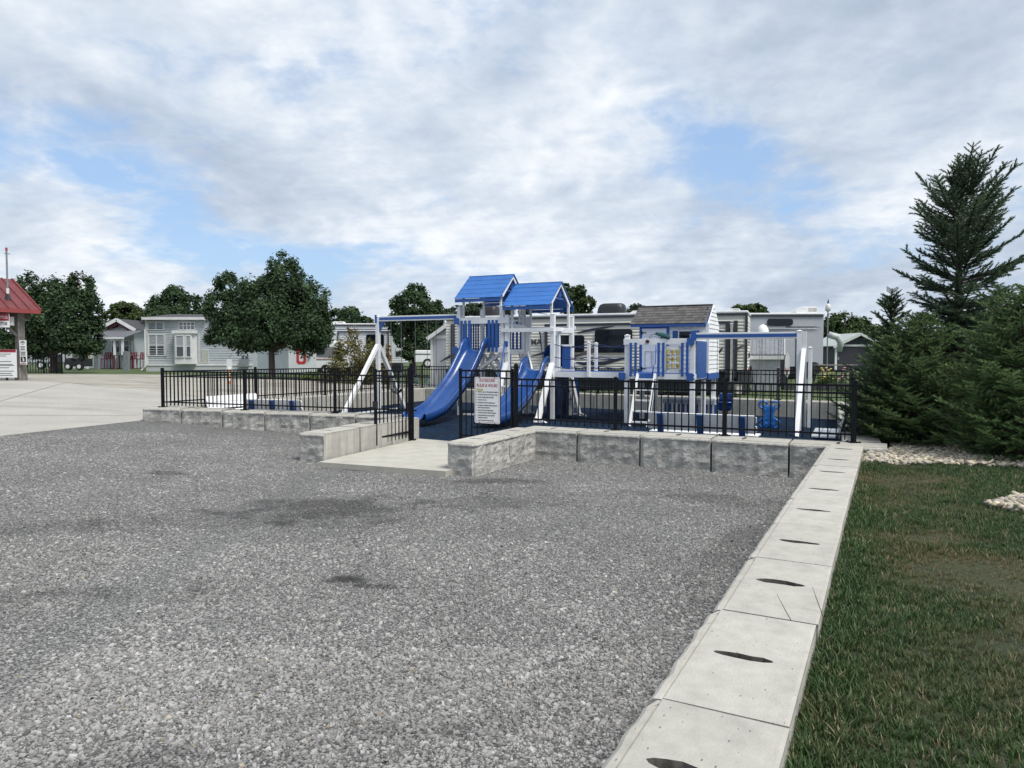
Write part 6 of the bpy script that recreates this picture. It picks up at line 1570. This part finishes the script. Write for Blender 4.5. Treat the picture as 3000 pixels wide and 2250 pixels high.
def tree(label, px, Y, base_z, lobes_px, n, size, cols, seed, trunk_r=.16, depth=.8, name='shade_tree', fork_py=None, group=None):
    """lobes_px: (px, py, rpx, rpy) ellipses of the crown outline in the photo, given depth"""
    bx = ony(px, 1039, Y).x; t = thing(name, label, 'tree', (bx, Y, base_z))
    k = Y/FPX; lobes = []; rr = random.Random(seed)
    for (lx, ly, ra, rb) in lobes_px:
        p = ony(lx, ly, Y); lobes.append((p.x-bx, rr.uniform(-.35, .35)*ra*k*depth, p.z-base_z, ra*k, ra*k*depth, rb*k))
    V, F, c = leaf_crown(lobes, n, size, cols, seed)
    link('crown', np_mesh('crown', V, F, c), M_LEAF, t)
    zs = sorted(lobes, key=lambda l: l[2]); zc = sum(l[2] for l in lobes)/len(lobes); zlow = min(l[2]-l[5] for l in lobes); fz = max(.5, zlow+.25)
    mb = MB().tube([(0,0,-.05), (.02,0,.15), (0,.02,fz), (0.0,0,zc)], [trunk_r*1.35, trunk_r, trunk_r*.85, trunk_r*.4], 9)
    mb.build('trunk', BARK, t, smooth=True); mb = MB()
    for l in lobes:
        a = Vector((0, 0, fz*.9+rr.random()*.3)); b_ = Vector(l[:3]); m_ = a.lerp(b_, .5)+Vector((0,0,-.15*(b_-a).length*.3))
        mb.tube([a, m_, b_+Vector((0,0,l[5]*.4))], [trunk_r*.55, trunk_r*.36, .03], 6)
    mb.build('branches', BARK, t, smooth=True); return t
DG = ((.034,.064,.032), (.074,.118,.056)); MG = ((.045,.075,.030), (.09,.13,.055)); LGc = ((.045,.075,.028), (.10,.13,.05)); BG_ = ((.05,.075,.05), (.09,.12,.075))
tree('big dark round maple standing in front of the grey park home', 795, 36, .66,
     [(790,945,75,80),(690,960,70,70),(900,960,68,75),(650,900,48,55),(745,870,60,65),(840,830,55,70),(930,890,40,55),(815,770,30,35),(695,985,58,36),(885,978,64,38),(660,840,34,42),(790,900,85,80),(622,985,26,26),(948,965,26,42),(770,1008,60,20),(885,850,38,50)], 52000, .15, DG, 3, .17)
tree('tall dark maple between the kiosk and the cottage', 153, 43.5, .80,
     [(120,930,62,75),(200,920,62,80),(250,980,48,65),(95,1000,48,55),(160,860,46,52),(230,850,38,48),(90,850,34,48),(270,900,28,45),(170,975,75,50),(215,1012,58,26),(110,1015,48,25),(40,960,30,50),(50,1010,34,30)], 36000, .18, DG, 5, .17)
tree('dark tree rising behind the roof of the grey park home', 510, 62, .85, [(465,900,32,35),(515,880,38,38),(560,890,28,30),(500,925,65,25),(590,920,25,18),(515,865,22,20)], 12000, .24, DG, 7, .2)
tree('pale green tree behind the cottage', 375, 75, .85, [(370,915,40,26),(330,930,28,20),(410,935,30,25),(375,950,55,25),(350,900,22,14)], 6000, .34, LGc, 9, .2)
tree('dark round tree behind the white travel trailer', 1212, 43, .75, [(1215,900,55,50),(1170,940,38,45),(1265,930,35,40),(1215,860,30,28),(1190,980,35,40),(1240,985,40,45),(1215,1030,38,25),(1285,900,14,20),(1160,890,18,20)], 20000, .18, DG, 11, .14)
tree('dark tree behind the white trailer left of the swing frame', 1020, 66, .85, [(985,930,30,22),(1030,925,32,25),(1065,945,24,16),(1010,955,60,20)], 5000, .30, DG, 13, .18)
tree('open crowned ash tree behind the blue tower roof', 1690, 62, .85, [(1680,870,30,26),(1715,890,26,22),(1655,845,22,14),(1700,850,18,14),(1690,915,40,20),(1640,880,20,20)], 3800, .30, ((.03,.055,.02), (.07,.10,.04)), 15, .14)
tree('distant grey green trees left of the tall tower', 1360, 95, .85, [(1345,912,30,16),(1395,905,28,20),(1430,915,30,14),(1310,920,22,12),(1480,915,26,14)], 5000, .42, BG_, 17, .2)
tree('distant tree top behind the playhouse roof', 1880, 90, .85, [(1872,905,28,14),(1905,912,22,10),(1850,915,16,8),(1540,915,20,12)], 2600, .40, BG_, 19, .2)
tree('distant tree behind the end of the cream trailer', 2190, 92, .85, [(2175,912,30,18),(2215,908,26,18),(2145,918,18,10),(2235,920,16,10)], 4200, .40, MG, 21, .2)
tree('wide distant tree between the grey trailer and the dark shed', 2470, 80, .85, [(2440,960,32,36),(2480,955,36,38),(2520,965,40,36),(2560,985,34,30),(2500,1000,70,30),(2430,1010,25,25),(2600,1000,30,25)], 11000, .36, MG, 23, .25)
tree('distant tree behind the tall spruce on the right', 2900, 85, .85, [(2860,990,40,30),(2920,985,45,32),(2980,975,45,36),(2660,1005,40,20),(2740,1000,45,22),(3020,980,30,30)], 7000, .38, MG, 25, .25)
tree('low distant trees behind the kiosk', 20, 70, .85, [(15,1010,30,30),(60,1020,30,25),(-30,1000,40,40)], 4000, .32, MG, 27, .2)
# far tree line closing the horizon (one mass)
V_, F_, C_ = [], [], []; o_ = 0
r2 = np.random.RandomState(5); lob = []
for x in np.arange(-190, 200, 7.5):
    h = r2.uniform(3.2, 5.8); lob.append((x+r2.uniform(-2, 2), 175+r2.uniform(-8, 8), .8+h*.5, r2.uniform(4.5, 7), 4, h*.55))
V, F, c = leaf_crown(lob, 26000, .85, BG_, 31)
o = link('far_treeline', np_mesh('far_treeline', V, F, c), M_LEAF); stuff(o); o['label'] = 'far low line of trees along the horizon'; o['category'] = 'trees'

# ---- shrubs behind the left fence
def shrub(label, px, py0, py1, wpx, Y, n, size, cols, seed, name='shrub'):
    p = ony(px, py1, Y); zg = G(p.x, Y); k = Y/FPX; h = ony(px, py0, Y).z-zg; t = thing(name, label, 'shrub', (p.x, Y, zg)); rr = random.Random(seed); lobes = []
    for i in range(7):
        f = (i+.5)/7; lobes.append((rr.uniform(-.3, .3)*wpx*k*(1-f*.6), rr.uniform(-.3, .3)*wpx*k, h*f, wpx*k*.5*(1-f*.55), wpx*k*.45*(1-f*.55), h*.14))
    V, F, c = leaf_crown(lobes, n, size, cols, seed, .3); link('foliage', np_mesh('foliage', V, F, c), M_LEAF, t); mb = MB()
    for l in lobes: mb.tube([(l[0]*.1, l[1]*.1, -.02), (l[0]*.6, l[1]*.6, l[2]*.6), (l[0], l[1], l[2])], [.02, .014, .006], 5)
    mb.build('stem', BARK, t)
OL = ((.06,.075,.022), (.20,.18,.07))
shrub('olive green shrub beside the white camper left of the swing frame', 990, 998, 1105, 80, 33.5, 2600, .10, OL, 41); shrub('tall yellowish shrub right of the white camper', 1045, 965, 1105, 75, 33.8, 3200, .10, ((.07,.08,.03), (.26,.21,.10)), 42)
shrub('green shrub just left of the white A frame post', 1085, 1000, 1105, 62, 33.2, 2200, .10, OL, 43); shrub('low yellow green bush seen through the left fence', 915, 1090, 1120, 55, 34.5, 1200, .08, ((.06,.10,.02), (.22,.26,.06)), 44); shrub('small orange tinged bush right of the A frame', 1140, 1015, 1105, 30, 34, 900, .09, ((.10,.08,.03), (.34,.22,.07)), 45)
shrub('flowering garden bush with yellow blooms behind the right back fence', 2425, 1100, 1145, 70, 26.8, 1500, .07, ((.03,.06,.02), (.10,.13,.03)), 46)
# blooms
t = thing('flower_clump', 'pink and yellow flowers in the garden behind the right back fence', 'flowers', (ony(2440, 1110, 26.4).x, 26.4, G(ony(2440, 1110, 26.4).x, 26.4))); rr = random.Random(4)
for nm, m_, cx, n_ in (('yellow_blooms', mat('bloom_yellow', (.6,.5,.12)), -.25, 26), ('pink_blooms', mat('bloom_pink', (.55,.25,.35)), .28, 14)):
    mb = MB()
    for i in range(n_):
        x = cx+rr.uniform(-.22, .22); y = rr.uniform(-.2, .2); z = rr.uniform(.35, .78); s = rr.uniform(.03, .055); mb.tube([(x,y,z-s*.5), (x,y,z), (x,y,z+s*.4)], [s*.4, s, s*.3], 7)
    mb.build(nm, m_, t)
mb = MB()
for i in range(30):
    x = rr.uniform(-.45, .5); mb.tube([(x*.8, 0, 0), (x, rr.uniform(-.15, .15), rr.uniform(.3, .7))], .008, 4)
mb.build('stems', mat('flower_stem', (.05,.09,.03)), t)
bed2 = thing('garden_edging', 'low dark stone edging in front of the flower garden', 'edging', (ony(2425, 1130, 25.6).x, 25.6, G(ony(2425, 1130, 25.6).x, 25.6)))
edm = MB().box(-.14, .14, -.12, .12, 0, .22).mesh('stone')
for i in range(10): o = link('stone', edm, mat('edging_stone', (.05,.05,.055), .9, rnd=.3), bed2, (-1.5+i*.31, .05*math.sin(i), 0)); o.rotation_euler = (0, 0, rr.uniform(-.1, .1))

# ---- spruces
def sprig_base(n=18, seed=1):
    r_ = np.random.RandomState(seed); V = []; F = []
    for i in range(n):
        f = i/(n-1); a = i*2.4; d = np.array([math.cos(a), math.sin(a), .0]); z0 = f*.86; L = .23*(1-.35*f); w = .058
        tip = np.array([d[0]*L, d[1]*L, z0+.19]); sd = np.array([-d[1], d[0], 0])*w
        k = len(V); V += [(*(-sd[:2]), z0-.05), (*(sd[:2]), z0-.05), tuple(tip)]; F.append((k, k+1, k+2))
    k = len(V); V += [(-.022,0,0), (.022,0,0), (0,0,1.0), (0,-.022,0), (0,.022,0)]; F += [(k, k+1, k+2), (k+3, k+4, k+2)]
    return np.array(V), np.array(F)
SPV, SPF = sprig_base()
M_NEEDLE = tint_mat('spruce_needle', .6, trans=.12)
def frame_z(D):
    """(n,3) directions -> rotation matrices taking z to D"""
    D = D/np.linalg.norm(D, axis=1)[:, None]; r_ = rs.normal(size=D.shape); a = np.cross(D, r_); a /= np.linalg.norm(a, axis=1)[:, None]; b = np.cross(D, a)
    return np.stack([a, b, D], -1)
def spruce(label, px, Y, h, prof, seed, whorl=.20, nb=6, asc=lambda f: 20, tw=.085, slen=.15, cols=((.040,.080,.036), (.095,.160,.062)), base=.0, trunk=.07, lean=0.0, tipcol=None, wf=None):
    """prof(f): branch length at relative height f"""
    p = ony(px, 1039, Y); zg = G(p.x, Y)-.01; t = thing('spruce_tree', label, 'tree', (p.x, Y, zg)); rr = random.Random(seed)
    mbb = MB().tube([(0,0,0), (0,0,h*.5), (lean,0,h*.98)], [trunk, trunk*.6, .008], 9); mbb.build('trunk', BARK, t, smooth=True)
    limbs = MB(); PO_, DI, SL, CI = [], [], [], []
    z = base+.1
    while z < h*.985:
        f = z/h; nbr = nb if f < .93 else 4
        if wf and f > .52: nbr = 7
        a0 = rr.random()*6.28
        for k in range(nbr):
            L = prof(f)*(rr.uniform(.5, 1.15) if wf else rr.uniform(.72, 1.12))
            if L < .05: continue
            az = a0+6.283*k/nbr+rr.uniform(-.25, .25); el = R(asc(f)+rr.uniform(-9, 9)); zz_ = z+rr.uniform(-.5, .5)*whorl
            o_ = Vector((lean*f, 0, zz_)); d = Vector((math.cos(az)*math.cos(el), math.sin(az)*math.cos(el), math.sin(el)))
            n_ = max(3, int(L/tw)); pts = []
            sag = .10*L*(1-f)
            for i in range(n_+1):
                s = i/n_; q_ = o_ + d*(L*s) + Vector((0,0,-sag*math.sin(s*1.9)+.10*L*s*s)); pts.append(q_)
            if L > .12: limbs.tube([pts[0], pts[len(pts)//2], pts[-1]], [.012+.010*L, .008+.004*L, .004], 5, False)
            side = d.cross(Vector((0,0,1)))
            if side.length < .05: side = Vector((1,0,0))
            side.normalize(); up = side.cross(d)
            for i in range(1, n_+1):
                s = i/n_
                if s < .16 and L > .5: continue
                dl = (pts[i]-pts[i-1]).normalized()
                # leader sprig
                PO_.append(pts[i]-dl*tw*.9); DI.append(dl); SL.append(slen*.95); CI.append(s)
                tl = min(.42, (1-s)*L*.55+.06)
                for sg in (-1, 1):
                    dd = (dl*.62+side*sg*.72+up*rr.uniform(-.25, .28)).normalized(); nseg = max(1, int(tl/(slen*.72))); q_ = pts[i]
                    for m_ in range(nseg):
                        PO_.append(q_.copy()); DI.append(dd.copy()); SL.append(slen*rr.uniform(.75, 1.05)); CI.append(s+.2*m_)
                        if m_ > 0 and rr.random() < .6:
                            d2 = (dd*.6+dl*rr.uniform(-.2, .6)+up*rr.uniform(-.6, .5)).normalized(); PO_.append(q_.copy()); DI.append(d2); SL.append(slen*.75); CI.append(s+.3)
                        q_ = q_+dd*slen*.72; dd = (dd+dl*.16+Vector((0,0,-.05*(1-f)))).normalized()
        z += whorl*(wf(f) if wf else 1.0)
    limbs.build('limbs', BARK, t)
    P = np.array([tuple(v) for v in PO_]); D = np.array([tuple(v) for v in DI]); S = np.array(SL)*rs.uniform(.85, 1.1, len(SL))
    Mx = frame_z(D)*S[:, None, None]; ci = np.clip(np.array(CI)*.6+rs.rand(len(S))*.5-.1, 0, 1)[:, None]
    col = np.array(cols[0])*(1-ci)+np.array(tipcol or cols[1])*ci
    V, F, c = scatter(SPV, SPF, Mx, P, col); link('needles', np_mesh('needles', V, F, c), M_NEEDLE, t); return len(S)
NS = {}
def prof_tall(f):
    pts = [(0,1.0), (.2,.9), (.35,.80), (.48,.85), (.60,1.05), (.70,1.18), (.80,1.12), (.88,.85), (.95,.40), (1,.15)]
    for (a, x), (b_, y) in zip(pts[:-1], pts[1:]):
        if a <= f <= b_: return x+(y-x)*(f-a)/(b_-a)
    return .1
NS['a'] = spruce('tall spruce with open spreading top against the sky', 2803, 11.9, 4.5, (lambda f: prof_tall(f)*.90), 3, .145, 8, lambda f: -5+95*max(0, f-.30) if f < .80 else 43+160*(f-.80), .075, .185, trunk=.11, cols=((.034,.068,.040), (.080,.130,.066)), wf=lambda f: 1.0 if f < .5 else 1.45)
cone = lambda w: (lambda f: w*max(0, 1-f**1.7)**.85+.05)
def lead(w): return lambda f: w*max(0, 1-(f/.74)**1.7)**.8+.05 if f < .74 else .30*(1-f)/.26+.06
NS['b'] = spruce('small spruce with a single thin leader left of the tall one', 2608, 12.6, 2.62, lead(.95), 5, .14, 9, lambda f: 12+30*f, .085, .14)
NS['c'] = spruce('bushy green spruce in front of the tall spruce trunk', 2695, 11.5, 2.15, cone(1.0), 7, .13, 10, lambda f: 10+25*f, .085, .145, cols=((.042,.090,.034), (.12,.19,.065)))
NS['d'] = spruce('bright tipped spruce at the right edge above the pebbles', 3000, 9.9, 2.35, cone(1.15), 9, .13, 10, lambda f: 8+25*f, .085, .14, cols=((.042,.092,.034), (.12,.195,.066)))
NS['e'] = spruce('dark spruce behind at the right edge', 2925, 12.9, 2.7, cone(1.25), 11, .15, 9, lambda f: 10+25*f, .09, .15)
NS['f'] = spruce('low spruce growing against the right end of the front fence', 2596, 12.0, 1.7, cone(.60), 13, .13, 9, lambda f: 12+25*f, .085, .13)
import sys; print('sprigs', NS, 'tris', sum(NS.values())*17)
# grass stalks leaning on the kerb wall
for (lab, a, b_) in (('single dry grass stalk leaning on the top of the kerb wall', (1.42, 3.47), (-.08, .05)), ('short grass stalk at the lawn edge of the kerb wall', (1.62, 3.62), (-.05, .03))):
    z = .61; t = thing('grass_stalk', lab, 'grass', (a[0], a[1], z-.06)); MB().tube([(0,0,0), (b_[0]*.6, b_[1], .10), (b_[0], b_[1]*1.5, .17)], [.0025, .002, .0008], 4).build('stalk', mat('stalk_green', (.07,.08,.03)), t)

# ================================================================== GROUPS OF REPEATS
GROUPS = {'metal_fence': 'black metal picket fences', 'front_block_wall': 'concrete block walls round the playground', 'side_block_wall': 'concrete block walls round the playground',
          'rear_block_wall': 'concrete block walls round the playground', 'entrance_block_wall': 'concrete block walls round the playground', 'kerb_block_wall': 'concrete block walls round the playground',
          'gate_post': 'gate posts', 'gate_leaf': 'gate leaves', 'bench': 'white playground benches', 'belt_swing': 'swings on the play structure', 'trapeze_swing': 'swings on the play structure',
          'bucket_swing': 'swings on the play structure', 'swing_glider': 'swings on the play structure', 'patio_chair': 'red porch chairs', 'power_pedestal': 'power pedestals', 'shade_tree': 'broadleaf trees',
          'spruce_tree': 'spruces beside the lawn', 'shrub': 'shrubs behind the fences', 'garden_shed': 'small sheds', 'travel_trailer': 'parked travel trailers', 'notice_sign': 'notices on the left', 'storage_bin': 'bins behind the back fence', 'grass_stalk': 'loose grass stalks'}
for o in scene.objects:
    if o.parent is None and 'label' in o:
        g = GROUPS.get(o.name.split('.')[0])
        if g: o['group'] = g
